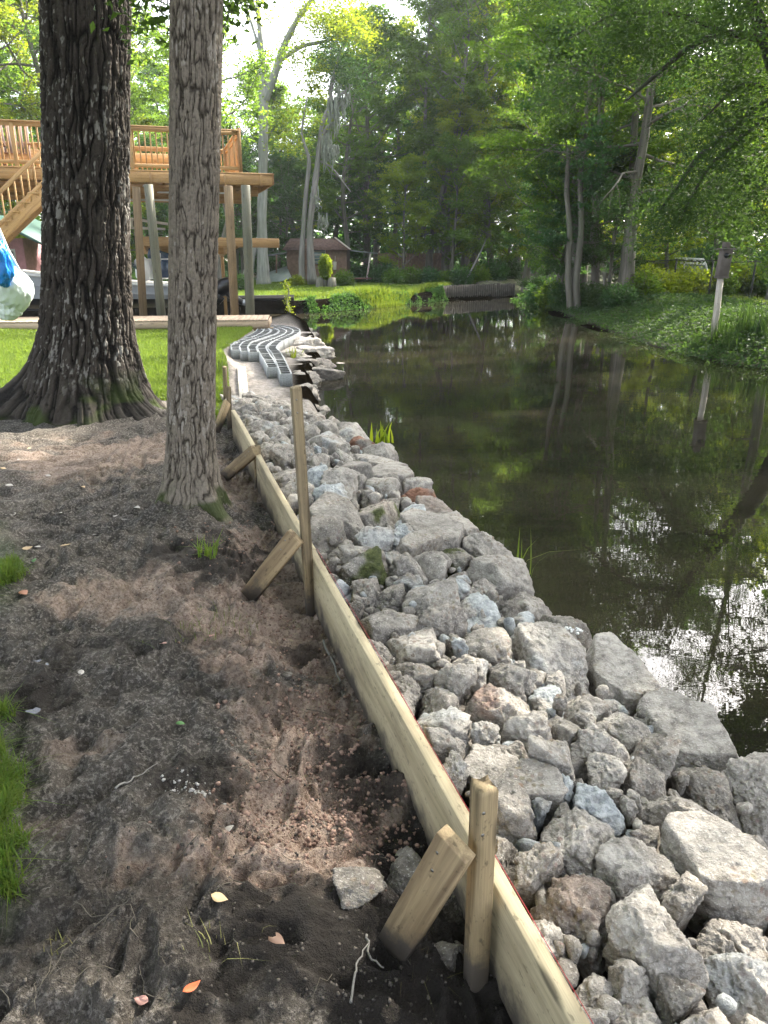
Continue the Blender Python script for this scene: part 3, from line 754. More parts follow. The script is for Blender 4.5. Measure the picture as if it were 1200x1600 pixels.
def chunk(seed, size, lv=5, np_=11):
    rs_ = np.random.RandomState(seed); D, Fc = ICO[lv]; N = rs_.randn(np_, 3); N[:, 2] *= .8; N /= np.linalg.norm(N, axis=1, keepdims=True)
    N = np.vstack([N, [[0, 0, 1], [0, 0, -1]]]); H = rs_.uniform(.62, 1.0, len(N)); q = np.clip(D @ N.T, 0, None) / H; mx = q.max(1, keepdims=True)
    R = 1 / (mx[:, 0] * ((q / mx) ** 36).sum(1) ** (1 / 36)); R = np.minimum(R, 1.35); V = D * R[:, None] * np.array(size); g = min(size)
    V = V * (1 + (fbm(V * (1.4 / g) + seed, 3, 7) * .14 + (np.abs(fbm(V * (3 / g) + seed, 3, 8)) - .2) * -.16 + fbm(V * (9 / g) + seed, 2, 9) * .04))[:, None]
    return V, Fc
GEN = ['ordinary grey broken concrete chunk in the rubble wall beside the water']
stuffV, stuffF, stuffA, nn = [], [], [], 0
for i, r in enumerate(rocks):
    V, Fc, A, loc = rock_mesh(i)
    if r.get('stuff'):
        stuffV.append(V + np.array(loc)); stuffF.append(Fc + nn); stuffA.append(A); nn += len(V); continue
    me_ = mesh_np('concrete_chunk', V, [Fc], True, A, [m_rock])
    o_ = link('concrete_chunk', me_, None, loc)
    if r['label']: tag(o_, r['label'], 'rock', 'broken concrete pieces of the rubble wall')
    else:
        y_ = loc[1]
        bl_ = r['fl'].count('b') >= 2
        sz = 'small' if r['s'][0] < .07 else 'middling'
        g_b = near_board_gap(loc[:2]); c_d = -float(sdist(np.array([loc[0]]), np.array([loc[1]]), canal)[0])
        lat = 'against the board' if g_b < .28 else ('near the water' if c_d < .45 else 'midway to the water')
        where = 'near the short foreground stake' if y_ < 1.8 else 'beyond the short foreground stake' if y_ < 2.6 else 'short of the tall stake' if y_ < 3.4 else 'beyond the tall stake' if y_ < 5.2 else 'down towards the concrete blocks' if y_ < 7 else 'just before the concrete blocks'
        lab = f"{sz} {'bluish' if bl_ else 'dark grey' if r['tone'] < .42 else 'grey' if r['tone'] < .66 else 'pale grey'} rubble chunk {lat}, {where}"
        tag(o_, lab, 'rock', lab.replace('chunk', 'chunks'))
# small fragments filling the joints
frs = np.random.RandomState(5)
N_ = 8000
fy = .5 + 8.6 * frs.rand(N_) ** 1.5; fx = frs.uniform(-2.6, 2.8, N_)
fd = -sdist(fx, fy, canal); fg = bline(fx, fy); k = (fd > .03) & (fg > .02); fx, fy, fd = fx[k], fy[k], fd[k]
Dv, Df = ICO[2]
for a in range(len(fx)):
    r_ = frs.uniform(.008, .028) * (1 + fy[a] * .12)
    z_ = float(rz(np.array([fx[a]]), np.array([fy[a]]), np.array([fd[a]]))[0]) - frs.uniform(.02, .10)
    V = Dv * (r_ * frs.uniform(.6, 1.3, 3)); N3 = frs.randn(9, 3); N3 /= np.linalg.norm(N3, axis=1, keepdims=True)
    q = np.clip(Dv @ N3.T, 0, None).max(1); V = V * (1 / np.maximum(q, .5) * .68)[:, None] + np.array([fx[a], fy[a], z_])
    stuffV.append(V); stuffF.append(Df + nn); nn += len(V); n0 = len(V)
    tv = np.full(n0, frs.uniform(.1, .8)); stuffA.append({'tone': tv, 'blue': np.full(n0, .7 if frs.rand() < .2 else 0), 'redd': np.zeros(n0), 'moss': np.zeros(n0)})
me_ = mesh_np('rubble', np.concatenate(stuffV), [np.concatenate(stuffF)], True, {k: np.concatenate([A[k] for A in stuffA]) for k in ('tone', 'blue', 'redd', 'moss')}, [m_rock])
tag(link('rubble', me_), 'small crushed fragments filling the joints between the chunks', kind='stuff')

# ------------------------------------------------------------------ leaves, grass, trees
def leaves_mesh(name, C, L, Wd, rs, mat, up=.6, droop=0.0, rv=None):
    """many kite-shaped leaves; C centres, L lengths"""
    n = len(C); L = np.broadcast_to(L, (n,)) * rs.uniform(.55, 1.4, n)
    d = rs.randn(n, 3); d[:, 2] = d[:, 2] * .5 - droop; d /= np.linalg.norm(d, axis=1, keepdims=True)
    q = rs.randn(n, 3) * (1 - up) + np.array([0, 0, up]); s = np.cross(d, q); s /= (np.linalg.norm(s, axis=1, keepdims=True) + 1e-9)
    nn_ = np.cross(s, d)
    a = C - d * L[:, None] * .5; b = C + d * L[:, None] * .5
    w = (L * Wd)[:, None]; fold = nn_ * w * .25; mid = C - d * L[:, None] * .08
    V = np.stack([a, mid + s * w * .5 + fold, b, mid - s * w * .5 + fold], 1).reshape(-1, 3)
    i = np.arange(n)[:, None] * 4
    T = np.concatenate([i + np.array([[0, 1, 2]]), i + np.array([[0, 2, 3]])])
    r = rs.rand(n) if rv is None else rv
    return mesh_np(name, V, [T], False, {'rnd': np.repeat(r, 4)}, [mat])

def blades_mesh(name, P, H, Wd, rs, mat, lean=.35, seg=2):
    """curved grass blades standing at P"""
    n = len(P); H = np.broadcast_to(H, (n,)) * rs.uniform(.6, 1.25, n)
    a = rs.uniform(0, 2 * np.pi, n); d = np.stack([np.cos(a), np.sin(a), 0 * a], 1); sd = np.stack([-np.sin(a + rs.uniform(-.6, .6, n)), np.cos(a), 0 * a], 1)
    le = np.abs(rs.randn(n)) * lean
    Vs = []; up = np.array([0, 0, 1.0])
    for k in range(seg + 1):
        u = k / (seg); w = Wd * (1 - u) * (1 if k else .8) * np.ones(n)
        c = P + up * (H * (u - .25 * le * u * u))[:, None] + d * (H * le * u * u)[:, None]
        if k < seg: Vs += [c - sd * w[:, None] * .5, c + sd * w[:, None] * .5]
        else: Vs += [c]
    m_ = 2 * seg + 1; V = np.stack(Vs, 1).reshape(-1, 3); i = np.arange(n)[:, None] * m_
    T = []
    for k in range(seg - 1): T += [i + np.array([[2 * k, 2 * k + 1, 2 * k + 3]]), i + np.array([[2 * k, 2 * k + 3, 2 * k + 2]])]
    k = seg - 1; T += [i + np.array([[2 * k, 2 * k + 1, 2 * k + 2]])]
    return mesh_np(name, V, [np.concatenate(T)], False, {'rnd': np.repeat(rs.rand(n), m_)}, [mat])

def limb(p, d, L, rs, n=5, up=.25, wob=.18):
    P = [np.array(p, float)]; d = np.array(d, float); d /= np.linalg.norm(d)
    for k in range(n):
        d = d + rs.randn(3) * wob + np.array([0, 0, up / n]); d /= np.linalg.norm(d); P.append(P[-1] + d * L / n)
    return np.array(P)
def tree_tpl(seed, H, r0, first, spread, nleaf, ls, nl=22, el=(.1, .9), csz=.55, flatc=.5, droop=0.0, up=.25, lw=.55, bend=.15, crown_pow=1.0, sub=4):
    rs = np.random.RandomState(seed); mb = MB(); cl = []
    P = [np.zeros(3)]; d = np.array([0, 0, 1.0])
    n = 12
    for k in range(n):
        d = d + np.append(rs.randn(2) * bend * .5, 0) + np.array([0, 0, .15]); d /= np.linalg.norm(d); P.append(P[-1] + d * H / n)
    P = np.array(P); zz = np.linspace(0, 1, n + 1); R = r0 * (1 - zz) ** .75 + .015; R[0] *= 1.45
    P0 = P.copy(); P0[0, 2] = -.3; mb.tube(P0, R, 9, False)
    az = rs.uniform(0, 6.28)
    for i in range(nl):
        u = (first / H) + (1 - first / H) * ((i + rs.rand()) / nl) ** .9; u = min(u, .97)
        f = u * n; k = int(f); p = P[k] + (P[min(k + 1, n)] - P[k]) * (f - k)
        az += 2.4 + rs.uniform(-.5, .5); pr = math.sin(math.pi * min(1, max(.06, (u - first / H) / (1 - first / H)) * .9 + .08)) ** .7
        L = spread * (pr * .85 + .15) * rs.uniform(.65, 1.15); e = rs.uniform(*el) * (0.4 + u)
        dd = (math.cos(az) * math.cos(e), math.sin(az) * math.cos(e), math.sin(e) - droop * .4)
        Q = limb(p, dd, L, rs, 5, up, .16); r_ = min(r0 * .38, .018 * L + .012) * (1.1 - u * .6)
        mb.tube(Q, np.linspace(r_, .012, len(Q)), 5, False)
        for s_ in range(sub):
            k2 = rs.randint(2, 6); b = Q[k2 - 1] + (Q[k2] - Q[k2 - 1]) * rs.rand()
            d2 = (Q[k2] - Q[k2 - 1]); d2 = d2 / np.linalg.norm(d2) + rs.randn(3) * .65; d2[2] = d2[2] * .6 + .1 - droop
            Q2 = limb(b, d2, L * rs.uniform(.25, .5), rs, 3, up - droop, .2); mb.tube(Q2, np.linspace(r_ * .4, .006, len(Q2)), 4, False)
            cl += [Q2[-1], Q2[-2], Q2[1]]
        cl += [Q[-1], Q[-2]]
    cl = np.array(cl); ci = rs.randint(0, len(cl), nleaf)
    csv = csz * rs.uniform(.5, 1.25, len(cl)); g = rs.randn(nleaf, 3) * np.array([1, 1, flatc])
    C = cl[ci] + g * csv[ci][:, None] * .62; C[:, 2] -= droop * rs.rand(nleaf) * .9
    rv = np.clip(.5 + .38 * rs.randn(len(cl))[ci] + .15 * rs.randn(nleaf), 0, 1)
    return mb, leaves_mesh('crown', C, ls, lw, rs, m_leafA, .55, droop, rv)
TPL = {}
def T_(key, **k):
    mb, cm = tree_tpl(**k); TPL[key] = (mb.mesh('trunk', m_bark_far, smooth=True), cm)
T_('oak', seed=1, H=17, r0=.26, first=3.5, spread=5.2, nleaf=26000, ls=.20, nl=32, csz=.55, flatc=.4)
T_('tall', seed=2, H=20, r0=.24, first=6.5, spread=4.2, nleaf=22000, ls=.19, nl=32, csz=.5, flatc=.4)
T_('pine', seed=3, H=22, r0=.20, first=9.5, spread=3.0, nleaf=15000, ls=.20, nl=30, csz=.45, flatc=.4, lw=.25)
T_('low', seed=4, H=9, r0=.12, first=.9, spread=3.4, nleaf=22000, ls=.14, nl=30, csz=.42, flatc=.4)
T_('maple', seed=5, H=16, r0=.17, first=1.6, spread=4.2, nleaf=46000, ls=.135, nl=36, csz=.46, flatc=.25, droop=.12, sub=5)
T_('maple2', seed=6, H=17, r0=.20, first=3.0, spread=4.4, nleaf=46000, ls=.135, nl=36, csz=.46, flatc=.25, droop=.1, sub=5)
T_('cypress', seed=7, H=17, r0=.19, first=3.5, spread=6.2, nleaf=70000, ls=.085, nl=34, csz=.55, flatc=.8, droop=.45, up=.05, lw=.4, sub=6)
T_('airy', seed=8, H=15, r0=.17, first=5.0, spread=3.6, nleaf=9000, ls=.16, nl=18, csz=.55, bend=.3)
def setmat(o, m):
    o.material_slots[0].link = 'OBJECT'; o.material_slots[0].material = m
used = {}
def plant_tree(key, px, Y, Hh, mat, label, grp='trees of the wood round the canal', x=None, rz_=None, bark=None, name='tree', base=None):
    me_t, me_c = TPL[key]; x = (px - 600) / FPX * (Y * CP + (0) ) * 1.03 if x is None else x
    z = base if base is not None else gz(x, Y)
    H0 = {'oak': 17, 'tall': 20, 'pine': 22, 'low': 9, 'maple': 16, 'maple2': 17, 'cypress': 17, 'airy': 15, 'bush': 1.6}[key]
    r = empty(name, (x, Y, z - .05), label, 'tree', grp, rnd.uniform(0, 6.28) if rz_ is None else rz_)
    s = Hh / H0; r.scale = (s, s, s)
    a = link('trunk', me_t, r); b = link('crown', me_c, r); setmat(b, mat)
    if bark: setmat(a, bark)
    return r
A_, B_, Y_, D_ = m_leafA, m_leafB, m_leafY, m_leafD
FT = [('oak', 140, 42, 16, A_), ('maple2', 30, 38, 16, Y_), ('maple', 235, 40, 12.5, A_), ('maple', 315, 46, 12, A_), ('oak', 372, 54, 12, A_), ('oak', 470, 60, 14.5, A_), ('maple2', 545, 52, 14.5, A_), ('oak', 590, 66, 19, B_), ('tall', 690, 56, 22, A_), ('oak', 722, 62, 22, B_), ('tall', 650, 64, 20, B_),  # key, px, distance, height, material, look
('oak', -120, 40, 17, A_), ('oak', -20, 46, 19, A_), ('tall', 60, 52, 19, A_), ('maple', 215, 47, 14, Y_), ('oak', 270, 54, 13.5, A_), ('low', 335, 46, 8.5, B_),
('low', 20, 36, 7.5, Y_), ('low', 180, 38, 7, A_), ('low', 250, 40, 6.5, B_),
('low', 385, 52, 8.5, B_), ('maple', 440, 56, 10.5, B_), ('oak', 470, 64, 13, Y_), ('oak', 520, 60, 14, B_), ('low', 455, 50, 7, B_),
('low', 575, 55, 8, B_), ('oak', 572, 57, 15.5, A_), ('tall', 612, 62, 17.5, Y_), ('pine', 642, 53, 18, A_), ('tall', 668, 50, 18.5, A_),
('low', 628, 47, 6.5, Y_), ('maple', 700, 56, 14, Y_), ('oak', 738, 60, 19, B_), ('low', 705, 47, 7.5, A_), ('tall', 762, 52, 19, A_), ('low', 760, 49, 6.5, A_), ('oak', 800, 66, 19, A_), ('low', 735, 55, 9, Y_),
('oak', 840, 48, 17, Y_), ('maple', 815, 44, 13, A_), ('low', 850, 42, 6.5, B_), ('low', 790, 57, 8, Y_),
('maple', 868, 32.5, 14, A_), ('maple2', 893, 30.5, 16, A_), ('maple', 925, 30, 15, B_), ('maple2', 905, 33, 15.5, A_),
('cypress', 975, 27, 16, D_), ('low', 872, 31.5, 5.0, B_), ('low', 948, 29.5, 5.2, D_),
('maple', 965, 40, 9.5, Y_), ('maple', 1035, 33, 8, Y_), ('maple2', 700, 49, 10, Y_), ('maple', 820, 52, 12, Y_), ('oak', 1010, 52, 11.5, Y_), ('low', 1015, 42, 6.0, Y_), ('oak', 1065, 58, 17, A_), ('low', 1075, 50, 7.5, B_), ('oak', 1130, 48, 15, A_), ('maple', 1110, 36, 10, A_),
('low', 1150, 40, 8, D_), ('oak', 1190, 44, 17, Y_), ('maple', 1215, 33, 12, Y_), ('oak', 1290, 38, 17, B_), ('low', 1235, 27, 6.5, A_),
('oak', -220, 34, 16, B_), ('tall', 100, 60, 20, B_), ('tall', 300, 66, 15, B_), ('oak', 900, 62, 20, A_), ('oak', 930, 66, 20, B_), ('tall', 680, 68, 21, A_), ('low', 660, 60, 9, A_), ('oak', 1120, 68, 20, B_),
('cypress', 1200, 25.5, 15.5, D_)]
look = {'oak': 'broad spreading', 'tall': 'tall bare stemmed', 'pine': 'slim high crowned', 'low': 'low bushy understory', 'maple': 'layered broadleaf', 'maple2': 'tall layered broadleaf', 'cypress': 'big drooping fine leaved', 'airy': 'thin airy'}
colr = {id(A_): 'mid green', id(B_): 'blue green', id(Y_): 'bright yellow green backlit', id(D_): 'dark'}
def where(px, Y):
    if px < 190: w = 'behind the deck, left of the thick trunk'
    elif px < 345: w = 'behind the deck between the near trunks'
    elif px < 600: w = 'around the far brown shed'
    elif px < 780: w = 'behind the far bulkhead of the canal'
    elif px < 870: w = 'where the canal bends out of sight'
    elif px < 990: w = 'in the clump on the right bank'
    else: w = 'beyond the right bank fence'
    return w + (', farther back' if Y > 50 else '')
for key, px, Y, Hh, mt in FT:
    L_ = f'{colr[id(mt)]} {look[key]} tree {where(px, Y)}'.replace('bright yellow green backlit', 'bright yellow green')
    plant_tree(key, px, Y, Hh, mt, L_, L_)
# trees out of the picture to the right and overhead, which shade the near bank and stand in the water's mirror; those behind and left are added to block sky light
for key, x, y, Hh, mt, L_ in [
    ('oak', -6.5, -3.5, 15, A_, 'unseen tree added behind the viewer to the left to block sky light'), ('maple2', -2.5, -7.5, 15, B_, 'unseen tree added right behind the viewer to block sky light'), ('oak', -9.0, 1.5, 15, B_, 'unseen tree added left of the view to block sky light'), ('oak', 3.5, -30, 15, B_, 'unseen tree added far behind the viewer to block sky light'), ('maple', -6.2, 3.2, 13, A_, 'unseen layered tree added left of the thick trunk to block sky light'),
    ('cypress', 10.2, 12.6, 16, A_, 'fine leaved tree leaning over the right bank outside the view'), ('maple2', 14.6, 17.5, 17.5, A_, 'layered tree outside the right border beyond the irises'), ('low', 10.2, 10.2, 7, B_, 'bushy low tree on the right water edge outside the view'), ('low', 10.4, 6.8, 7, A_, 'second bushy low tree on the right water edge outside the view'),
    ('oak', 11.0, 10.8, 16, A_, 'dense tree at the right water edge just outside the view'), ('maple2', 10.8, 5.5, 15, B_, 'layered tree at the water edge across from the viewer'), ('oak', 12.5, 14.5, 17, A_, 'spreading tree on the right bank just outside the view'), ('cypress', 12.8, 8.5, 15, D_, 'drooping tree across the canal outside the view'),
    ('oak', 13.5, 2.5, 17, B_, 'tree straight across the canal outside the view'), ('oak', 14.5, -4, 17, A_, 'unseen tree added behind the viewer across the canal'), ('tall', 17, 10.5, 19, A_, 'tall tree farther behind on the right bank outside the view'), ('oak', 19, 17.5, 18, B_, 'broad tree far right outside the view'), ('oak', 18, 4, 18, B_, 'broad tree deep on the right bank outside the view')]:
    plant_tree(key, 0, y, Hh, mt, L_, 'trees beside the view on the right bank', x=x)

# tall pale forked tree behind the deck
def world_at(px, py, Y): return np.array(dp(px, py, Y))
def special(name, label, Yb, stems, mat, leafc=None, cat='tree', rr=None, moss=False, leafmat=None, ls=.17, grp=None):
    """stems: list of lists of (px, py, radius)"""
    b = np.array(stems[0][0][:2]); p0 = world_at(b[0], b[1], Yb); z0 = gz(p0[0], Yb)
    r = empty(name, (p0[0], Yb, z0 - .1), label, cat, grp)
    mb = MB(); ends = []
    for st in stems:
        P = np.array([world_at(x, y, Yb + dy) for (x, y, rad, *q) in st for dy in [q[0] if q else 0]]); R = np.array([s_[2] for s_ in st])
        # smooth resample
        k = np.linspace(0, len(P) - 1, len(P) * 4); P2 = np.stack([np.interp(k, range(len(P)), P[:, i]) for i in range(3)], 1); R2 = np.interp(k, range(len(P)), R)
        P2[1:-1] = (P2[:-2] + P2[1:-1] * 2 + P2[2:]) / 4
        mb.tube(P2, R2 * (1 + .06 * np.sin(np.arange(len(P2)) * 1.9)), 10, True)
    mb.build('trunk', mat, r, smooth=True)
    return r
r = special('tree', 'tall pale grey tree forking into two high limbs, between the deck and the shed', 43, [
    [(412, 446, .42), (411, 420, .33), (409, 350, .26), (411, 250, .25), (412, 165, .24), (409, 90, .17), (405, 40, .12), (400, -30, .08), (396, -90, .05)],
    [(412, 160, .22), (428, 120, .2), (444, 70, .17), (470, 20, .12), (505, -20, .09), (530, -60, .05)], [(437, 95, .12), (470, 72, .1), (520, 62, .07), (545, 45, .04)],
    [(409, 90, .12), (400, 60, .08), (388, 20, .06), (375, -20, .04)], [(385, 447, .35), (392, 400, .22), (405, 372, .15)]], m_bark_pale)
rs = np.random.RandomState(21); cl = []
for (x0, y0, x1, y1, n_) in [(470, 10, 560, 40, 26), (450, 60, 470, 95, 8), (395, -20, 410, 40, 5), (500, 30, 575, 75, 26), (470, -50, 560, -5, 20), (380, -60, 420, -20, 12), (478, 90, 510, 150, 12), (430, 170, 500, 230, 12)]:
    for _ in range(n_): cl.append(world_at(rs.uniform(x0, x1), rs.uniform(y0, y1), 43 + rs.uniform(-1.8, 1.8)))
cl = np.array(cl); C = cl[rs.randint(0, len(cl), 11000)] + rs.randn(11000, 3) * np.array([.45, .45, .3]) - np.array(r.location)
o_ = link('crown', leaves_mesh('crown', C, .16, .5, rs, m_leafY), r)
# mossy old tree in front of the shed
r = special('mossy_tree', 'gnarled leaning tree hung with grey moss in front of the shed', 42, [
    [(472, 444, .2), (471, 400, .16), (474, 360, .13), (478, 300, .12), (484, 250, .1), (470, 210, .06), (480, 150, .03)],
    [(488, 444, .28), (485, 400, .2), (484, 350, .17), (492, 290, .16), (499, 230, .14), (504, 190, .12), (518, 160, .1), (516, 140, .12), (524, 110, .08), (532, 75, .05)],
    [(500, 220, .1), (511, 200, .1), (522, 180, .08), (514, 152, .07)], [(520, 160, .06), (536, 145, .04), (552, 130, .02)], [(497, 250, .05), (520, 262, .04), (548, 300, .02)]], m_dead)
rs = np.random.RandomState(22)
for (x0, x1, y0, y1, n_, L_) in [(512, 530, 150, 175, 60, 1.3), (522, 548, 130, 160, 35, 1.0), (500, 520, 205, 240, 46, 1.1), (498, 512, 330, 350, 26, .8), (505, 530, 225, 232, 30, .8), (486, 500, 290, 320, 20, .6)]:
    mb = MB()
    for _ in range(n_):
        p = world_at(rs.uniform(x0, x1), rs.uniform(y0, y1), 42 + rs.uniform(-.35, .35)); L = L_ * rs.uniform(.3, 1.1)
        Q = [p + np.array([rs.randn() * .035 * k, rs.randn() * .03 * k, -L * k / 3]) for k in range(4)]
        mb.tube(Q, [.03, .045, .03, .006], 4, False)
    mb.build('hanging_moss', m_moss, r)
C = np.array([world_at(rs.uniform(500, 570), rs.uniform(60, 150), 42 + rs.uniform(-1, 1)) for _ in range(30)]); C = C[rs.randint(0, 30, 3500)] + rs.randn(3500, 3) * .35 - np.array(r.location)
link('crown', leaves_mesh('crown', C, .13, .5, rs, m_leafB), r)
# thin dead leaning trunk, airy tree by the deck end, slim stems of the right clump
special('dead_tree', 'thin dead stem leaning among the understory behind the bulkhead', 44, [[(722, 452, .07), (735, 425, .06), (752, 392, .04), (760, 372, .02)]], m_dead)
plant_tree('airy', 352, 37, 13.5, A_, 'thin leaning tree rising over the right end of the deck', None)
for px_, st in ((893, [(893, 494, .15), (887, 430, .12), (891, 360, .10), (885, 300, .09), (889, 230, .07)]), (904, [(903, 494, .17), (899, 440, .14), (909, 360, .11), (906, 280, .09), (916, 200, .08), (922, 120, .05)]),
                (947, [(947, 490, .09), (946, 450, .08), (944, 425, .06)]), (970, [(968, 492, .19), (973, 440, .17), (982, 360, .15), (988, 280, .13), (990, 210, .12), (998, 130, .1), (1010, 60, .07)])):
    special('slim_tree', {893: 'left one of the twin slim stems on the right bank', 904: 'right one of the twin slim stems on the right bank', 947: 'short thin stem between the twin stems and the stout one', 970: 'longest stout bare stem at the right bank water edge'}[px_], 28.5, [st], m_bark_far, grp=None)
# long dark boughs reaching in from the right edge
r = special('overhanging_tree', 'leaning tree at the right border with dark drooping boughs over the bank', 18.5, [
    [(1330, 640, .34), (1310, 500, .30), (1290, 380, .27), (1270, 260, .24), (1235, 170, .2), (1195, 60, .15), (1160, -40, .1)],
    [(1275, 290, .2), (1235, 170, .12), (1200, 158, .10), (1170, 178, .09), (1130, 215, .07), (1090, 245, .055), (1060, 290, .04), (1030, 330, .02)], [(1235, 175, .09), (1185, 190, .07), (1150, 222, .06), (1105, 262, .045), (1080, 310, .03), (1060, 350, .015)],
    [(1240, 160, .09), (1180, 130, .06), (1150, 135, .05), (1120, 165, .03), (1095, 190, .015)], [(1195, 60, .1), (1130, 50, .07), (1080, 70, .06), (1010, 130, .04), (975, 160, .02)], [(1130, 50, .06), (1060, 20, .05), (960, 20, .03), (890, 60, .015)]], m_bark_dk)
rs = np.random.RandomState(23); cl = []
for (x0, y0, x1, y1, n_, sp_) in [(870, -40, 1010, 40, 26, .6), (1010, -60, 1200, 110, 60, .9), (950, 30, 1040, 130, 18, .5), (1040, 240, 1110, 340, 18, .35), (1090, 180, 1200, 270, 22, .5), (1120, 100, 1200, 180, 14, .5), (1010, 300, 1060, 370, 8, .3), (1120, 270, 1210, 380, 20, .5), (840, 60, 930, 160, 12, .5)]:
    for _ in range(n_): cl.append(world_at(rs.uniform(x0, x1), rs.uniform(y0, y1), 18.5 + rs.uniform(-sp_, sp_) * 2.5))
cl = np.array(cl); n_ = 30000; C = cl[rs.randint(0, len(cl), n_)] + rs.randn(n_, 3) * np.array([.33, .4, .22]) - np.array(r.location); C[:, 2] -= rs.rand(n_) * .25
link('crown', leaves_mesh('crown', C, .10, .42, rs, m_leafD, .4, .4), r)

# ------------------------------------------------------------------ the two near trunks with real bark relief
def bark_trunk(name, label, c, prof, zmax, dz, nth, ridge, depth, mat, seed, lich, roots=(), lean=(0, 0), mossz=.35, zst=.12):
    """prof: list of (z, radius)"""
    zs = np.arange(-.25, zmax, dz); th = np.linspace(0, 2 * np.pi, nth, endpoint=False)
    ZZ, TT = np.meshgrid(zs, th, indexing='ij'); z = ZZ.ravel(); a = TT.ravel()
    R = np.interp(z, [q[0] for q in prof], [q[1] for q in prof])
    Rm = np.interp(1.5, [q[0] for q in prof], [q[1] for q in prof])
    for (ra, rw, rl, rh) in roots:                                     # root flares
        da = (a - ra + np.pi) % (2 * np.pi) - np.pi
        R = R + rl * np.exp(-(da / rw) ** 2) * np.exp(-np.clip(z, -.1, 9) / rh)
    R = R * (1 + .03 * vn(np.stack([np.cos(a) * 1.5, np.sin(a) * 1.5, z * .6], 1), seed))
    cx_, cy_ = np.cos(a) * Rm, np.sin(a) * Rm; f = 1 / ridge; relief = 1
    q = np.stack([cx_ * f, cy_ * f, z * f * zst], 1)
    w = np.stack([vn(np.stack([cx_ * f * .5, cy_ * f * .5, z * f * .22], 1), seed + 1), vn(np.stack([cx_ * f * .5 + 9, cy_ * f * .5, z * f * .22], 1), seed + 2), 0 * z], 1) * .55
    n1_ = vn(q + w, seed + 3); n2_ = vn((q + w) * np.array([1.9, 1.9, 2.6]) + 5, seed + 4)
    brk = vn(np.stack([cx_ * f * 1.1, cy_ * f * 1.1, z * f * 1.1], 1), seed + 5)
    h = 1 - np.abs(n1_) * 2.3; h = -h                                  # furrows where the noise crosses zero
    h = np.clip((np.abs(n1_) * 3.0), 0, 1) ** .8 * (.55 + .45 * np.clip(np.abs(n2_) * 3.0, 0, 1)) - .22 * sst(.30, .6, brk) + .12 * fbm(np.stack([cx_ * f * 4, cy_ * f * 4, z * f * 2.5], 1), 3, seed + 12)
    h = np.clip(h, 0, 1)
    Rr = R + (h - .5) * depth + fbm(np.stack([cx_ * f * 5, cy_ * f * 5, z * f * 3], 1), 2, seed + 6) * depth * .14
    lx = np.maximum(z, 0) * lean[0]; ly = z * lean[1]
    V = np.stack([np.cos(a) * Rr + lx, np.sin(a) * Rr + ly, z], 1)
    nz = len(zs); I = np.arange(nz * nth).reshape(nz, nth); J = np.roll(I, -1, 1)
    F_ = np.stack([I[:-1], J[:-1], J[1:], I[1:]], -1).reshape(-1, 4)
    l_n = fbm(np.stack([cx_ * 60, cy_ * 60, z * 20], 1), 3, seed + 8) + .45 * fbm(np.stack([cx_ * 3, cy_ * 3, z * 1.5], 1), 2, seed + 9)
    li = sst(lich[0], lich[0] + .12, l_n) * sst(.45, .75, h) * lich[1] * sst(.05, .5, z)
    mo = sst(.0, .35, fbm(np.stack([cx_ * 6, cy_ * 6, z * 6], 1), 3, seed + 10) + (mossz - z) * .9 - .05) * sst(mossz * 2.2, 0, z) * .85
    r_ = empty(name, (c[0], c[1], gz(c[0], c[1])), label, 'tree')
    me_ = mesh_np('trunk', V, [F_], True, {'h': h, 'lich': li, 'moss': mo}, [mat]); link('trunk', me_, r_)
    return r_
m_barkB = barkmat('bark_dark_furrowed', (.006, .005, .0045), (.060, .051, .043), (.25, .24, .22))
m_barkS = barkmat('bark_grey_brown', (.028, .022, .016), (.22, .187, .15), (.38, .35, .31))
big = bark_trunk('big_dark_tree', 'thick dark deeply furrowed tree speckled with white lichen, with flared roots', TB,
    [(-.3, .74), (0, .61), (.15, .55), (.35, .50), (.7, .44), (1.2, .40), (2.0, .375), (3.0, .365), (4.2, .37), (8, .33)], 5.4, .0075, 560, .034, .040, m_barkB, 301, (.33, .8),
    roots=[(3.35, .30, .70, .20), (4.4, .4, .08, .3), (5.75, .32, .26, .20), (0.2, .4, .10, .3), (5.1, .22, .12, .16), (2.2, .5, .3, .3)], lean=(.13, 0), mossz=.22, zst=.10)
slim = bark_trunk('slim_grey_tree', 'slimmer straight tree with grey brown scaly bark in front of the thick dark one', TS,
    [(-.3, .22), (0, .195), (.12, .17), (.35, .150), (.8, .142), (1.5, .138), (2.4, .138), (3.6, .13), (8, .1)], 4.4, .0042, 340, .0135, .013, m_barkS, 401, (.30, .5),
    roots=[(3.9, .4, .05, .12), (5.6, .35, .09, .12), (4.8, .3, .03, .1), (.4, .5, .05, .2)], lean=(.10, .0), mossz=.16, zst=.11)
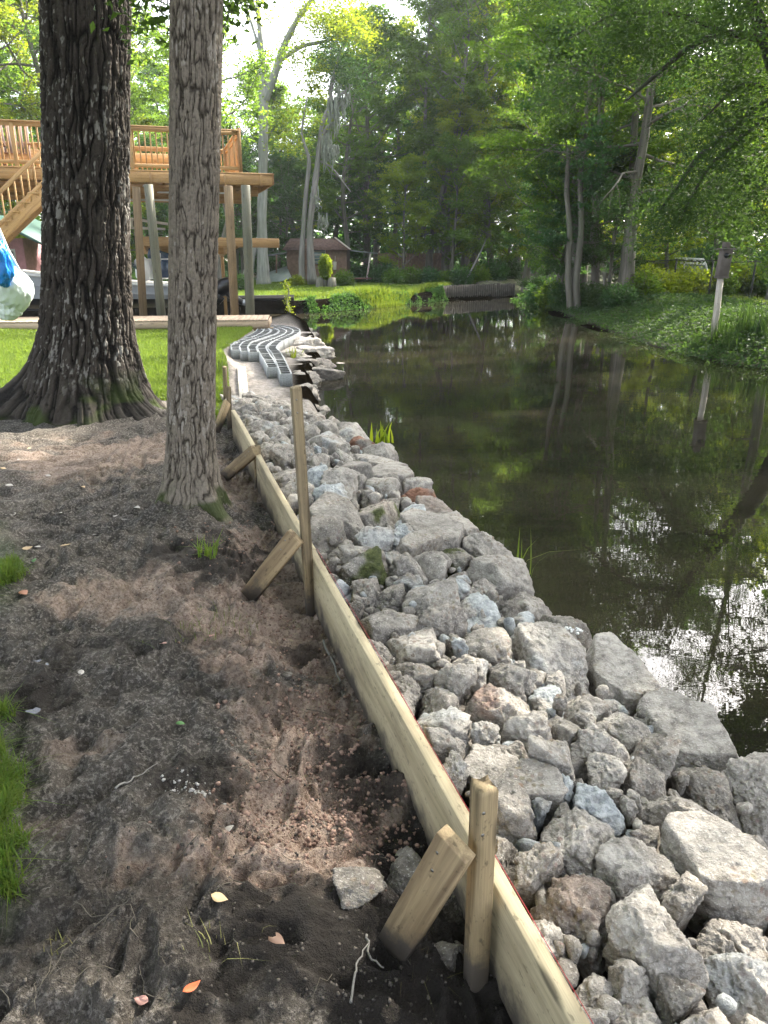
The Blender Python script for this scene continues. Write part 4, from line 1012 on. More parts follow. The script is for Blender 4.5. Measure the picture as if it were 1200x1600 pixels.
# their crowns: limbs and leaves overhead
def overhead(root, c, z0, z1, rad, nl_, nleaf, seed, ls, trunk_r, mat):
    rs = np.random.RandomState(seed); mb = MB(); cl = []
    mb.tube(np.array([[c[0], c[1], z0 - 1.2], [c[0], c[1], (z0 + z1) / 2], [c[0] + .3, c[1], z1]]), [trunk_r, trunk_r * .7, .05], 12, False)
    for i in range(nl_):
        a = i * 2.4 + rs.uniform(-.4, .4); zb = z0 + (z1 - z0) * .7 * rs.rand()
        Q = limb((c[0], c[1], zb), (math.cos(a), math.sin(a), rs.uniform(.15, .6)), rad * rs.uniform(.7, 1.1), rs, 6, .2, .14)
        mb.tube(Q, np.linspace(trunk_r * .35, .02, 7), 6, False); cl += [Q[-1], Q[-2], Q[-3]]
        for s_ in range(7):
            k = rs.randint(2, 7); d2 = Q[k] - Q[k - 1]; d2 = d2 / np.linalg.norm(d2) + rs.randn(3) * .6; d2[2] *= .5
            Q2 = limb(Q[k], d2, rad * rs.uniform(.2, .4), rs, 3, .1, .2); mb.tube(Q2, [.03, .02, .012, .008], 4, False); cl += [Q2[-1], Q2[-2], Q2[1]]
    cl = np.array(cl); cl = cl[(cl[:, 2] > 1.9 + .33 * np.hypot(cl[:, 0], cl[:, 1]) + .5) | (cl[:, 1] < 1)]
    C = cl[rs.randint(0, len(cl), nleaf)] + rs.randn(nleaf, 3) * np.array([.5, .5, .3]); loc = np.array(root.location)
    mb.build('limbs', m_bark_far, root, smooth=True)
    link('crown', leaves_mesh('crown', C - loc, ls, .5, rs, mat), root)
overhead(big, (TB[0] + .72, TB[1]), 6.2, 13, 6.2, 15, 26000, 501, .13, .38, m_leafA)
overhead(slim, (TS[0] + .46, TS[1]), 5.4, 10, 4.2, 12, 18000, 502, .10, .13, m_leafA)
# leafy twigs hanging into the top of the picture between the trunks
rs = np.random.RandomState(31); mb = MB(); C = []; 
for (x0, y0, x1, y1) in [(168, -60, 172, 5), (196, -50, 207, 40), (215, -60, 222, 40), (262, -50, 250, 30), (300, -40, 245, 50), (350, -60, 352, 40), (372, -60, 362, 20), (395, -40, 380, 45), (385, -60, 402, 30), (345, -20, 348, 55), (330, -60, 392, 12), (235, -50, 262, 5), (240, -30, 200, 74), (0, -60, 20, -8)]:
    Yq = 5.2 + rs.uniform(-.3, .3); a = world_at(x0, y0, Yq); b = world_at(x1, y1, Yq + rs.uniform(-.2, .2)); mid = (a + b) / 2 + rs.randn(3) * .05
    mb.tube([a + np.array([0, 0, .7]), a, mid, b], [.008, .006, .004, .002], 5, False)
    for k in range(34):
        u = rs.rand() ** .8; p = a * (1 - u) ** 2 + 2 * mid * u * (1 - u) + b * u * u
        C.append(p + rs.randn(3) * .055 - np.array([0, 0, .02]))
C = np.array(C); loc = np.array(big.location)
tw = mb.build('twig', m_bark_far, big)
link('leaves', leaves_mesh('leaves', C - loc, .062, .50, rs, m_leafD, .35, .5), tw)

# ------------------------------------------------------------------ grass and ground cover (stuff)
def scatter(poly, n, rs, margin=0.0, box=None):
    P = np.array(poly); lo, hi = P.min(0), P.max(0)
    if box: lo = np.maximum(lo, box[0]); hi = np.minimum(hi, box[1])
    out = rs.uniform(lo, hi, (n, 2)); k = sdist(out[:, 0], out[:, 1], P) > margin; return out[k]
rs = np.random.RandomState(41)
def on_ground(p, micro=True): return np.stack([p[:, 0], p[:, 1], height(p[:, 0], p[:, 1], micro)], 1)
G = [on_ground(scatter(lawnB, 20000, rs, -.02, ((-2.0, 0), (9, 9)))), on_ground(scatter(lawnC, 22000, rs, -.01, ((-1.4, 0), (9, 9))))]
P_ = np.concatenate(G); P_ = P_[(P_[:, 0] / np.maximum(P_[:, 1], .3) > -.78) & (fbm(P_ * 7, 3, 77) + 4 * np.maximum(sdist(P_[:, 0], P_[:, 1], lawnB), sdist(P_[:, 0], P_[:, 1], lawnC)) > .12)]; cen = P_[rs.randint(0, len(P_), 1500)]; P_ = cen[rs.randint(0, 1500, 10000)] + rs.randn(10000, 3) * np.array([.016, .016, .002]); tag(link('grass', blades_mesh('grass', P_ , .06 * (.6 + .8 * np.clip(fbm(P_ * 9, 3, 2) + .5, 0, 1)), .0062, rs, m_grass, .9, 3)), 'short green lawn grass creeping in at the left edge', kind='stuff')
G = on_ground(scatter(lawnA, 230000, rs, -.05, ((-9.5, 0), (9, 22))))
tag(link('grass', blades_mesh('grass', G, .06, .016, rs, m_grass, .5)), 'mown bright lawn round the trunks and before the deck', kind='stuff')
G = scatter(lawnF, 90000, rs, 0, ((-14, 0), (9, 50))); G = on_ground(G, False)
tag(link('grass', blades_mesh('grass', G, .11, .05, rs, m_grass, .5)), 'sunlit mown lawn in front of the far shed', kind='stuff')
G = scatter(lawnR, 60000, rs, -1, ((6, 12), (26, 40))); G = on_ground(G, False)
tag(link('grass', blades_mesh('grass', G, .12, .04, rs, m_grass, .6)), 'patchy grass on the right bank', kind='stuff')
# tall weeds along the far left bank
px_ = rs.uniform(425, 700, 9000); Yv = np.interp(px_, [425, 560, 610, 690], [29.2, 30.6, 32.0, 37.5]) + np.abs(rs.randn(9000)) * .8 + .15
xw = (px_ - 600) / FPX * Yv * .985; hh = .14 + .26 * np.clip(fbm(np.stack([xw * .8, Yv * .5, xw * 0], 1), 3, 61) + .5, 0, 1) * np.interp(px_, [425, 540, 700], [.4, .9, 1.2])
G = on_ground(np.stack([xw, Yv], 1), False)
tag(link('grass', blades_mesh('grass', G, hh, .045, rs, leaf('tall_weed', (.04, .10, .015), (.13, .17, .03), .42, (.24, .32, .03)), .5, 3)), 'tall yellow green weeds on the far left bank by the water', kind='stuff')
# leafy growth and roots over the low far bank
rs = np.random.RandomState(46); e2 = np.array(far_left + [wallp[0]]); k = rs.rand(16000) * (len(e2) - 1.001); ki = k.astype(int); kf = (k - ki)[:, None]
pe = e2[ki] * (1 - kf) + e2[ki + 1] * kf + np.stack([rs.randn(16000) * .1, np.abs(rs.randn(16000)) * .35 - .25], 1); G = on_ground(pe, False); G[:, 2] = np.maximum(G[:, 2], ZW) + np.abs(rs.randn(len(G))) * .07
G = G[(fbm(G * 1.3, 3, 5) > -.12)]
tag(link('undergrowth', leaves_mesh('undergrowth', G, .11, .35, rs, m_leafB, .3, .6)), 'leafy growth hanging over the low far bank', kind='stuff')
# ground cover of the right bank
e_ = np.array(right_edge[:8]); u = rs.rand(64000) ** .8 * 5.2; k = rs.rand(64000) * (len(e_) - 1.001); ki = k.astype(int); kf = (k - ki)[:, None]
pe = e_[ki] * (1 - kf) + e_[ki + 1] * kf; out = pe + np.stack([u * .85, u * .5], 1) + rs.randn(64000, 2) * .1
dn = fbm(np.stack([out[:, 0], out[:, 1], out[:, 0] * 0], 1) * .9, 3, 66); out = out[dn > -.55]
G = on_ground(out, False) + np.array([0, 0, .05]) + np.abs(rs.randn(len(out), 1)) * np.array([[0, 0, .07]])
tag(link('undergrowth', leaves_mesh('undergrowth', G, .085, .55, rs, m_leafD, .7)), 'low leafy ground cover over the right bank', kind='stuff')
# thick wood far behind everything
rs = np.random.RandomState(43); n_ = 130000
an = rs.uniform(-1.05, .95, n_); dist = rs.uniform(70, 92, n_); hh = rs.rand(n_) ** 1.5 * np.interp(an, [-1, -.25, -.15, -.02, .1, .9], [17, 15, 8, 14, 19, 19]) * (1 + .25 * fbm(np.stack([an * 14, dist * .04, an * 0], 1), 3, 5))
cc = np.stack([np.sin(an) * dist, np.cos(an) * dist, hh], 1); cc = cc[fbm(cc * .35, 3, 71) > -.12]
tag(link('forest', leaves_mesh('forest', cc, .75, .6, rs, m_leafB)), 'dense dim wood closing the view behind the trees', kind='stuff')
# shrubs: separate plants along the banks
rs = np.random.RandomState(44); Cb = rs.randn(2600, 3); Cb /= np.linalg.norm(Cb, axis=1, keepdims=True); Cb *= (rs.rand(2600, 1) ** .4) * np.array([.75, .75, .6]); Cb[:, 2] = np.abs(Cb[:, 2] + .35); Cb += rs.randn(2600, 3) * .06
bush_me = leaves_mesh('foliage', Cb, .11, .55, rs, m_leafA); mb = MB()
for k in range(7):
    a = k * .9; mb.tube([(0, 0, -.1), (math.cos(a) * .2, math.sin(a) * .2, .4), (math.cos(a) * .45, math.sin(a) * .45, .85)], [.02, .015, .006], 4, False)
bst = mb.mesh('stems', m_bark_far)
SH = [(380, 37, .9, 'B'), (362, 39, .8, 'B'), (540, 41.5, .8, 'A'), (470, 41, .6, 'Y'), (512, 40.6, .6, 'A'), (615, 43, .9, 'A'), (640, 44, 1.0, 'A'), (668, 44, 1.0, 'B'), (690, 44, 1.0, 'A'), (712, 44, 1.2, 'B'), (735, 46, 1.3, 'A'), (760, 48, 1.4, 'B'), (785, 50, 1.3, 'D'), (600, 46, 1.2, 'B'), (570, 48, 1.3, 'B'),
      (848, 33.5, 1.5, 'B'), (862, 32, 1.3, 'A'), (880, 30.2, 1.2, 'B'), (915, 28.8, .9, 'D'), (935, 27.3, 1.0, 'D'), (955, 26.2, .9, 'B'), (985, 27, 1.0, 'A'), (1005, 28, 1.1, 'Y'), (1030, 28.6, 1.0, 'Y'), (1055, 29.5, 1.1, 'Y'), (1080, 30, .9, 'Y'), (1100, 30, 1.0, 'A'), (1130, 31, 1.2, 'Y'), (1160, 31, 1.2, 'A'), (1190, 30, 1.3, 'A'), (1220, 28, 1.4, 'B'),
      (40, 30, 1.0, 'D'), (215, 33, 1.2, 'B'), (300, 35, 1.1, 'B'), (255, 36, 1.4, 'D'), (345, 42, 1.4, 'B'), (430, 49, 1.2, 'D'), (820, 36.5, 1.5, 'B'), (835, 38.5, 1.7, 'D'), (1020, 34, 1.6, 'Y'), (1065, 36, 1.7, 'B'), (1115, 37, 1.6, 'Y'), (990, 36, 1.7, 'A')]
MT = {'A': A_, 'B': B_, 'Y': Y_, 'D': D_}; CN = {'A': 'mid green', 'B': 'blue green', 'Y': 'bright yellow green', 'D': 'dark'}
for px, Y, s_, c_ in SH:
    x = (px - 600) / FPX * Y; L_ = f'{CN[c_]} leafy shrub {where(px, Y)}'
    r = empty('shrub', (x, Y, gz(x, Y)), L_, 'shrub', L_, rnd.uniform(0, 6)); r.scale = (s_, s_, s_ * rnd.uniform(.8, 1.2))
    b = link('foliage', bush_me, r); setmat(b, MT[c_]); link('stems', bst, r)

# ------------------------------------------------------------------ concrete block rows laid winding along the bank
m, t, p, o = M('concrete_block'); n_ = noise(t, objc(t), 60, 5, .7); n2_ = noise(t, pos(t), 3, 3)
c = mix(t, ramp(t, n_, [(.35, 0.0), (.65, 1.0)]), (.20, .215, .22), (.36, .375, .38)); c = mix(t, ramp(t, n2_, [(.4, .3), (.6, 0.0)]), c, (.14, .14, .12))
hs = nd(t, 'ShaderNodeHueSaturation'); mr = nd(t, 'ShaderNodeMapRange'); mr.inputs['To Min'].default_value = .85; mr.inputs['To Max'].default_value = 1.12
t.links.new(orand(t), mr.inputs[0]); t.links.new(mr.outputs[0], hs.inputs['Value']); t.links.new(c, hs.inputs['Color']); t.links.new(hs.outputs[0], p.inputs['Base Color'])
p.inputs['Roughness'].default_value = .95; bump(t, p, n_, .6, .004); m_cmu = m
m_cmui = flat('shaded_block_core', (.035, .037, .038), .95)  # dark colour painted on the cell walls for the shade inside
def cmu_mesh(L=.395, Wd=.178, H=.19, wt=.026):
    """hollow two-cell block: a plate with two openings, extruded, with walls inside"""
    xsn = [-L / 2, -L / 2 + wt, -wt / 2, wt / 2, L / 2 - wt, L / 2]; ysn = [-Wd / 2, -Wd / 2 + wt * .9, Wd / 2 - wt * .9, Wd / 2]
    V = []; 
    for z in (0, H):
        for x in xsn:
            for y in ysn: V.append((x, y, z))
    def id_(k, i, j): return k * 24 + i * 4 + j
    hole = lambda i, j: (i in (1, 3)) and j == 1
    Q = []; QI = []
    for i in range(5):
        for j in range(3):
            if hole(i, j):
                a = [(i, j), (i + 1, j), (i + 1, j + 1), (i, j + 1)]
                for q in range(4):
                    u, v = a[q], a[(q + 1) % 4]; QI.append([id_(0, *v), id_(0, *u), id_(1, *u), id_(1, *v)])
            else:
                Q.append([id_(1, i, j), id_(1, i + 1, j), id_(1, i + 1, j + 1), id_(1, i, j + 1)]); Q.append([id_(0, i, j), id_(0, i, j + 1), id_(0, i + 1, j + 1), id_(0, i + 1, j)])
    for i in range(5): Q.append([id_(0, i, 0), id_(0, i + 1, 0), id_(1, i + 1, 0), id_(1, i, 0)]); Q.append([id_(0, i + 1, 3), id_(0, i, 3), id_(1, i, 3), id_(1, i + 1, 3)])
    for j in range(3): Q.append([id_(0, 0, j + 1), id_(0, 0, j), id_(1, 0, j), id_(1, 0, j + 1)]); Q.append([id_(0, 5, j), id_(0, 5, j + 1), id_(1, 5, j + 1), id_(1, 5, j)])
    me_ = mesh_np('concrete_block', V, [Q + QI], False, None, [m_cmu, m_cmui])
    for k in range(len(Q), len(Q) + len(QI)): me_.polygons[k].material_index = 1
    return me_
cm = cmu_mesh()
cols = [  # centre lines in photo pixels seen at the block tops
 [(447, 583), (438, 562), (432, 550), (424, 542), (432, 533), (448, 526), (461, 519), (464, 515), (456, 510), (434, 507)],
 [(430, 578), (419, 560), (412, 549), (408, 541), (416, 534), (434, 526), (450, 520), (454, 515), (444, 511), (426, 508)],
 [(396, 549), (393, 541), (400, 534), (420, 528), (438, 521), (443, 516), (434, 512), (421, 509)],
 [(383, 547), (380, 540), (386, 533), (407, 526), (426, 520), (431, 515), (424, 511), (414, 510)],
 [(369, 545), (367, 539), (374, 532), (393, 527), (412, 520), (418, 515), (412, 512)],
 [(358, 536), (374, 530), (392, 524), (405, 517), (408, 512)]]
blk_z = -.20; placed = []
for ci, path in enumerate(cols):
    P = np.array([gp(x, y, blk_z + .19)[:2] for x, y in path]); seg = np.r_[0, np.cumsum(np.hypot(*np.diff(P, axis=0).T))]
    k = np.arange(0, seg[-1], .1); PP = np.stack([np.interp(k, seg, P[:, 0]), np.interp(k, seg, P[:, 1])], 1)
    for _ in range(5): PP[1:-1] = (PP[:-2] + PP[1:-1] * 2 + PP[2:]) / 4
    seg = np.r_[0, np.cumsum(np.hypot(*np.diff(PP, axis=0).T))]; u = .2
    while u < seg[-1]:
        x = np.interp(u, seg, PP[:, 0]); y = np.interp(u, seg, PP[:, 1]); x2 = np.interp(u + .1, seg, PP[:, 0]); y2 = np.interp(u + .1, seg, PP[:, 1]); x1 = np.interp(u - .1, seg, PP[:, 0]); y1 = np.interp(u - .1, seg, PP[:, 1])
        placed.append((x, y, math.atan2(y2 - y1, x2 - x1), ci, u)); u += .402
keep = []
for q in placed:
    if all(math.hypot(q[0] - w[0], q[1] - w[1]) > .165 for w in keep): keep.append(q)
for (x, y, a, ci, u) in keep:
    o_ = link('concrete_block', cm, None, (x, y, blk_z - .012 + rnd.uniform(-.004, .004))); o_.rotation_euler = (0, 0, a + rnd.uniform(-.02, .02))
    if ci < 2 and u < 3.2: L_ = 'hollow grey concrete block in the two straight rows nearest the rubble'
    elif ci < 3: L_ = 'hollow grey concrete block in the winding outer rows on the water side'
    else: L_ = 'hollow grey concrete block in the winding inner rows on the lawn side'
    if ci == 0 and u < .3: L_ = 'nearest hollow concrete block at the end of the right row, behind the tall stake'
    if ci == 1 and u < .3: L_ = 'nearest hollow concrete block at the end of the left row of the two'
    tag(o_, L_, 'concrete block', 'hollow concrete blocks laid in winding rows')
# retaining stones beside the blocks
for (px, py, sx, sy, sz, lab) in [(478, 548, .55, .28, .22, 'pale slab of broken concrete on the bank beside the bend of the block rows'), (462, 566, .38, .25, .2, 'rounded grey rock by the water beside the straight block rows'), (482, 566, .45, .3, .14, 'dark wet rock low at the water beside the block rows'), (468, 585, .35, .22, .16, 'small dark rock at the water beside the nearest concrete block'),
                                  (488, 556, .35, .3, .2, 'grey rock leaning out over the water beside the block rows'), (492, 575, .4, .25, .12, 'flat wet rock half sunk beside the block rows')]:
    q = gp(px, py, -.32); V2, Fc = chunk(px * 7 + py, (sx, sy, sz * 1.15)); V = V2
    tl = .2 if 'dark' in lab or 'wet' in lab else .7
    me_ = mesh_np('rock', V2, [Fc], True, {'tone': np.full(len(V), tl), 'blue': np.zeros(len(V)), 'redd': np.zeros(len(V)), 'moss': np.zeros(len(V))}, [m_rock])
    tag(link('rock', me_, None, (q[0], q[1], -.40 if tl < .5 else -.30)), lab, 'rock')

# broken stones and soil on the bank below the blocks
rs = np.random.RandomState(91); e3 = np.array([edge_near[-1]] + edge_mid); VV, FF, n9 = [], [], 0
for i in range(330):
    k = rs.rand() ** .8 * (len(e3) - 1.001); ki = int(k); q = e3[ki] * (1 - k + ki) + e3[ki + 1] * (k - ki); q = q + rs.randn(2) * np.array([.16, .2]) + np.array([-.05, 0])
    s_ = rs.uniform(.03, .13) * (1.3 if rs.rand() < .2 else 1); V2, Fc = chunk(900 + i, (s_ * 1.2, s_, s_ * .65), 3); cdq = float(sdist(q[:1], q[1:], canal)[0]); zq_ = -.26 if cdq < 0 else -.36 - .2 * min(1, cdq / .25)
    a_ = rs.uniform(0, 6.28); V3 = V2.copy(); V3[:, 0] = V2[:, 0] * math.cos(a_) - V2[:, 1] * math.sin(a_); V3[:, 1] = V2[:, 0] * math.sin(a_) + V2[:, 1] * math.cos(a_)
    if any(math.hypot(q[0] - w[0], q[1] - w[1]) < .26 for w in keep): continue
    VV.append(V3 + np.array([q[0], q[1], zq_])); FF.append(Fc + n9); n9 += len(V3)
V = np.concatenate(VV); tn9 = np.clip(.35 + .3 * fbm(V * 5, 3, 4) + .5 * (V[:, 2] + .4), .03, .8)
tag(link('rubble', mesh_np('rubble', V, [np.concatenate(FF)], True, {'tone': tn9, 'blue': V[:, 0] * 0, 'redd': V[:, 0] * 0, 'moss': V[:, 0] * 0}, [m_rock])), 'broken stones tumbled down the bank beside the concrete blocks', kind='stuff')

# ------------------------------------------------------------------ low platform (dock) at the lawn edge
A0 = np.array(gp(418, 499, .18)); Bp = np.array(gp(-380, 506, .18)); dv = (Bp - A0); dv /= np.linalg.norm(dv); nv = np.array([dv[1], -dv[0], 0]); nv = nv if nv[1] > 0 else -nv
r = empty('low_dock', (A0[0], A0[1], -.25), 'low wooden dock platform along the lawn edge with pale grooved boards', 'dock')
mb = MB(); nb = 110; L = np.linalg.norm(Bp - A0); wdb = .14
q = 0.0
while q < L - .1:
    c0 = A0 + dv * (q + wdb / 2) - np.array([0, 0, .018]); mb.beam(c0 - nv * .02, c0 + nv * 1.35, wdb - .008, .036); q += wdb
mb.build('deck_boards', m_deckb, r)
mb = MB(); mb.beam(A0 - np.array([0, 0, .11]), Bp - np.array([0, 0, .11]), .04, .14); mb.beam(A0 - np.array([0, 0, .11]) + nv * .02 - dv * .02, A0 - np.array([0, 0, .11]) + nv * 1.33 - dv * .02, .04, .14); mb.build('fascia', m_deckb, r)
mb = MB(); a_ = A0 + np.array([.12, .1, -.26]); mb.beam(a_, Bp + np.array([0, .1, -.26]), .09, .14); mb.build('sill_beam', m_postw, r)

# ------------------------------------------------------------------ raised deck with stair
FZ = 3.60
E = np.array(gp(429, 271.5, FZ)) if False else None
def up_at(px, py, z):
    d = ray(px, py); tt = (z - EYE) / d[2]; return np.array([d[0] * tt, d[1] * tt, z])
cR = up_at(428, 271, FZ); cL = up_at(0, 258.5, FZ); ax = cR - cL; ax[2] = 0; ax /= np.linalg.norm(ax); bx_ = np.array([-ax[1], ax[0], 0])      # bx_ goes back
Dp = 4.2; far = cR - ax * 11.5
deck = empty('raised_deck', (cR[0], cR[1], 0), 'raised new timber deck on tall posts with a baluster railing and a stair', 'deck')
mb = MB(); q = 0
while q < Dp:
    mb.beam(cR + bx_ * (q + .07) + np.array([0, 0, -.019]), far + bx_ * (q + .07) + np.array([0, 0, -.019]), .136, .036); q += .145
mb.build('floor_boards', m_deckw, deck)
mb = MB(); mb.beam(cR + bx_ * .04 + np.array([-.05, 0, -.165]), far + bx_ * .04 + np.array([0, 0, -.165]), .04, .25); mb.build('rim_joist', m_deckw, deck)
mb = MB(); q = .0
while q < 11:
    c0 = cR - ax * (q + .02) + np.array([0, 0, -.155]); mb.beam(c0 + bx_ * .065, c0 + bx_ * Dp, .04, .23, bev=.002); q += .46
mb.build('joists', m_deckw, deck)
for kq in (0.0, 1.5, 3.2):
    mb = MB(); o0 = bx_ * (.75 + kq) + np.array([0, 0, -.40]); mb.beam(cR + o0 - ax * .35, far + o0, .09, .235); mb.build('beam', m_deckw, deck)
mb = MB(); 
for q in np.arange(.35, 11, .92): mb.beam(cR - ax * q - bx_ * .012 + np.array([0, 0, -.05]), cR - ax * q - bx_ * .012 + np.array([0, 0, -.32]), .045, .03, up=tuple(bx_))
mb.build('joist_blocks', m_deckw, deck)
def post_at(pxt, pyt, pxb, pyb, zt, back, r_, mat_, square=False):
    """foot and head seen at these pixels; the foot on the dock level"""
    b = np.array(gp(pxb, pyb, .18)); Yt = b[1]; tp = np.array(dp(pxt, pyt, Yt)); tp[2] = zt; b[2] = -.4
    # follow the seen lean
    mb = MB()
    if square: mb.beam(b, tp, r_ * 2, r_ * 2, up=tuple(bx_))
    else: mb.tube(np.array([b, b * .66 + tp * .34, b * .33 + tp * .67, tp]), [r_ * 1.05, r_, r_, r_ * .97], 14)
    mb.build('post', mat_, deck, smooth=not square)
post_at(384, 295, 390, 488, 3.2, 0, .115, m_pile)
post_at(232, 292, 252, 489, 3.2, 0, .11, m_pile)
post_at(357, 300, 366, 487, 3.2, 1, .10, m_postw, True)
post_at(214, 305, 222, 486, 3.2, 1, .10, m_postw, True)
post_at(345, 375, 352, 470, 2.1, 1, .05, m_deckw, True)
post_at(90, 290, 108, 490, 3.2, 0, .11, m_pile)
# railing
RH = .98; rin = .85
def railing(P, Q, n, posts, face_):
    d = Q - P; L = np.linalg.norm(d); d = d / L; rl = None
    mb = MB(); mb.beam(P + np.array([0, 0, RH]), Q + np.array([0, 0, RH]), .14, .036); rl = mb.build('railing', m_deckw, deck)
    mb = MB(); mb.beam(P + np.array([0, 0, RH - .06]), Q + np.array([0, 0, RH - .06]), .036, .085); mb.beam(P + np.array([0, 0, .10]), Q + np.array([0, 0, .10]), .036, .085)
    mb.build('rails', m_deckw, rl)
    for i in range(n + 1):
        if i % posts == 0:
            mb = MB(); c0 = P + d * L * i / n; mb.beam(c0 - np.array([0, 0, .25]), c0 + np.array([0, 0, RH - .02 if i else RH + .06]), .09, .09, up=tuple(ax)); mb.build('rail_post', m_deckw, rl)
    mb = MB(); nb = int(L / .135)
    for i in range(1, nb):
        c0 = P + d * L * i / nb + np.cross(d, (0, 0, 1)) * .03; mb.beam(c0 + np.array([0, 0, .05]), c0 + np.array([0, 0, RH - .03]), .034, .034, up=tuple(ax))
    b_ = mb.build('balusters', m_deckw, rl); return rl
z0 = np.array([0, 0, 0]); R0 = cR - ax * rin + bx_ * .08
railing(R0, far + bx_ * .08, 12, 3, 1); railing(R0, R0 + bx_ * 3.9, 4, 4, 1); railing(R0 + bx_ * 3.9, far + bx_ * 3.98, 12, 3, 1)
# bench along the back rail
mb = MB(); q0 = R0 + bx_ * 3.3 - ax * .4; mb.beam(q0 + np.array([0, 0, .62]), q0 - ax * 6.5 + np.array([0, 0, .62]), .04, .26); mb.beam(q0 - bx_ * .25 + np.array([0, 0, .42]), q0 - ax * 6.5 - bx_ * .25 + np.array([0, 0, .42]), .42, .04); mb.build('bench', m_deckw, deck)
# stair going down to the left in front of the deck
st0 = up_at(98, 262, FZ) - bx_ * .25 - np.array([0, 0, .16]); run = 4.0; dz = 3.45
sdv = -ax * run + np.array([0, 0, -dz]); 
stair = MB(); stair.beam(st0 - bx_ * .9 + np.array([0, 0, -.16]), st0 - bx_ * .9 + sdv + np.array([0, 0, -.16]), .04, .30); stair.beam(st0 + np.array([0, 0, -.16]), st0 + sdv + np.array([0, 0, -.16]), .04, .30)
so_ = stair.build('stair_stringers', m_deckw, deck)
mb = MB(); ns = 17
for k in range(ns):
    c0 = st0 + sdv * (k + .5) / ns; mb.beam(c0 - bx_ * .95, c0 + bx_ * .03, .26, .036, up=(0, 0, 1))
mb.build('treads', m_deckw, so_)
mb = MB()
for k in range(26):
    c0 = st0 + sdv * (k + .3) / 26 - bx_ * .93; mb.beam(c0 + np.array([0, 0, -.12]), c0 + np.array([0, 0, .60]), .034, .034, up=tuple(ax))
c0 = st0 - bx_ * .93 + np.array([0, 0, .62]); mb.beam(c0, c0 + sdv, .05, .09); c0 = c0 - np.array([0, 0, .58]); mb.beam(c0, c0 + sdv, .036, .07)
mb.build('stair_railing', m_deckw, so_)
# chair on the deck
q = up_at(15, 258, FZ) + bx_ * 1.3
r = empty('deck_chair', tuple(q), 'brown slatted high backed chair standing on the raised deck', 'chair', None, .4)
m_chair = flat('brown_chair', (.10, .055, .035), .5)
def rel(*pts_): return [np.array(x) + q for x in pts_]
mb = MB(); 
for k in range(5): a_, b_ = rel((-.26 + k * .13, .28, .32), (-.30 + k * .15, .55, 1.12)); mb.beam(a_, b_, .11, .02, up=(0, -1, .3))
mb.build('backrest', m_chair, r)
mb = MB(); a_, b_ = rel((0, -.25, .38), (0, .3, .32)); mb.beam(a_, b_, .56, .025); mb.build('seat', m_chair, r)
for sx in (-.3, .3):
    for sy in (-.25, .3):
        mb = MB(); a_, b_ = rel((sx, sy, 0), (sx, sy, .58)); mb.beam(a_, b_, .06, .04, up=(0, 1, 0)); mb.build('leg', m_chair, r)
    mb = MB(); a_, b_ = rel((sx, -.32, .6), (sx, .4, .6)); mb.beam(a_, b_, .12, .025); mb.build('armrest', m_chair, r)

# ------------------------------------------------------------------ boat lift timbers under the deck
r = empty('boat_lift', tuple(dp(290, 470, 21.8)), 'new timber lift frame over the boat under the deck', 'boat lift')
def lift_beam(p0, p1, Y0, Y1, w, h, name='beam', mat=m_deckw):
    mb = MB(); mb.beam(dp(*p0, Y0), dp(*p1, Y1), w, h); mb.build(name, mat, r)
lift_beam((222, 377), (436, 380), 21.3, 21.3, .09, .24); lift_beam((222, 391), (350, 391), 22.6, 22.6, .09, .22)
lift_beam((226, 378), (236, 398), 21.5, 24.0, .09, .2); lift_beam((372, 380), (345, 396), 21.4, 24.0, .09, .2)
lift_beam((205, 342), (262, 350), 22, 22, .05, .07, 'canopy_frame', m_plank); lift_beam((205, 356), (258, 358), 22, 22, .05, .06, 'canopy_frame', m_plank); lift_beam((206, 343), (206, 357), 22, 22.01, .05, .05, 'canopy_frame', m_plank)
mb = MB(); mb.tube([dp(200, 300, 21), dp(360, 302, 21)], .02, 6); mb.build('cable_pipe', m_white, r); mb = MB(); mb.tube([dp(200, 312, 21.4), dp(270, 313, 21.4)], .025, 6); mb.build('cable_pipe', m_white, r)
mb = MB(); mb.tube([dp(224, 290, 20.2), dp(236, 300, 20.15), dp(247, 400, 20.05), dp(253, 480, 20.0)], .03, 8); mb.build('conduit', m_steel, r)
mb = MB(); mb.box(dp(247, 402, 20.0), (.13, .06, .2)); mb.build('switch_box', m_steel, r)
# coil of rope hanging from the far post
mb = MB(); c0 = np.array(dp(365, 455, 20.1)); P = [c0 + np.array([.07 * math.cos(a), -.02 + .01 * a, .28 * math.sin(a)]) for a in np.linspace(0, 12.5, 40)]; mb.tube(P, .018, 5)
mb.tube([c0 + np.array([0, 0, .25]), c0 + np.array([-.02, 0, .5])], .015, 5); tag(mb.build('rope_coil', flat('orange_rope', (.75, .06, .02), .5)), 'bright orange red rope coil hanging on the square deck post', 'rope')

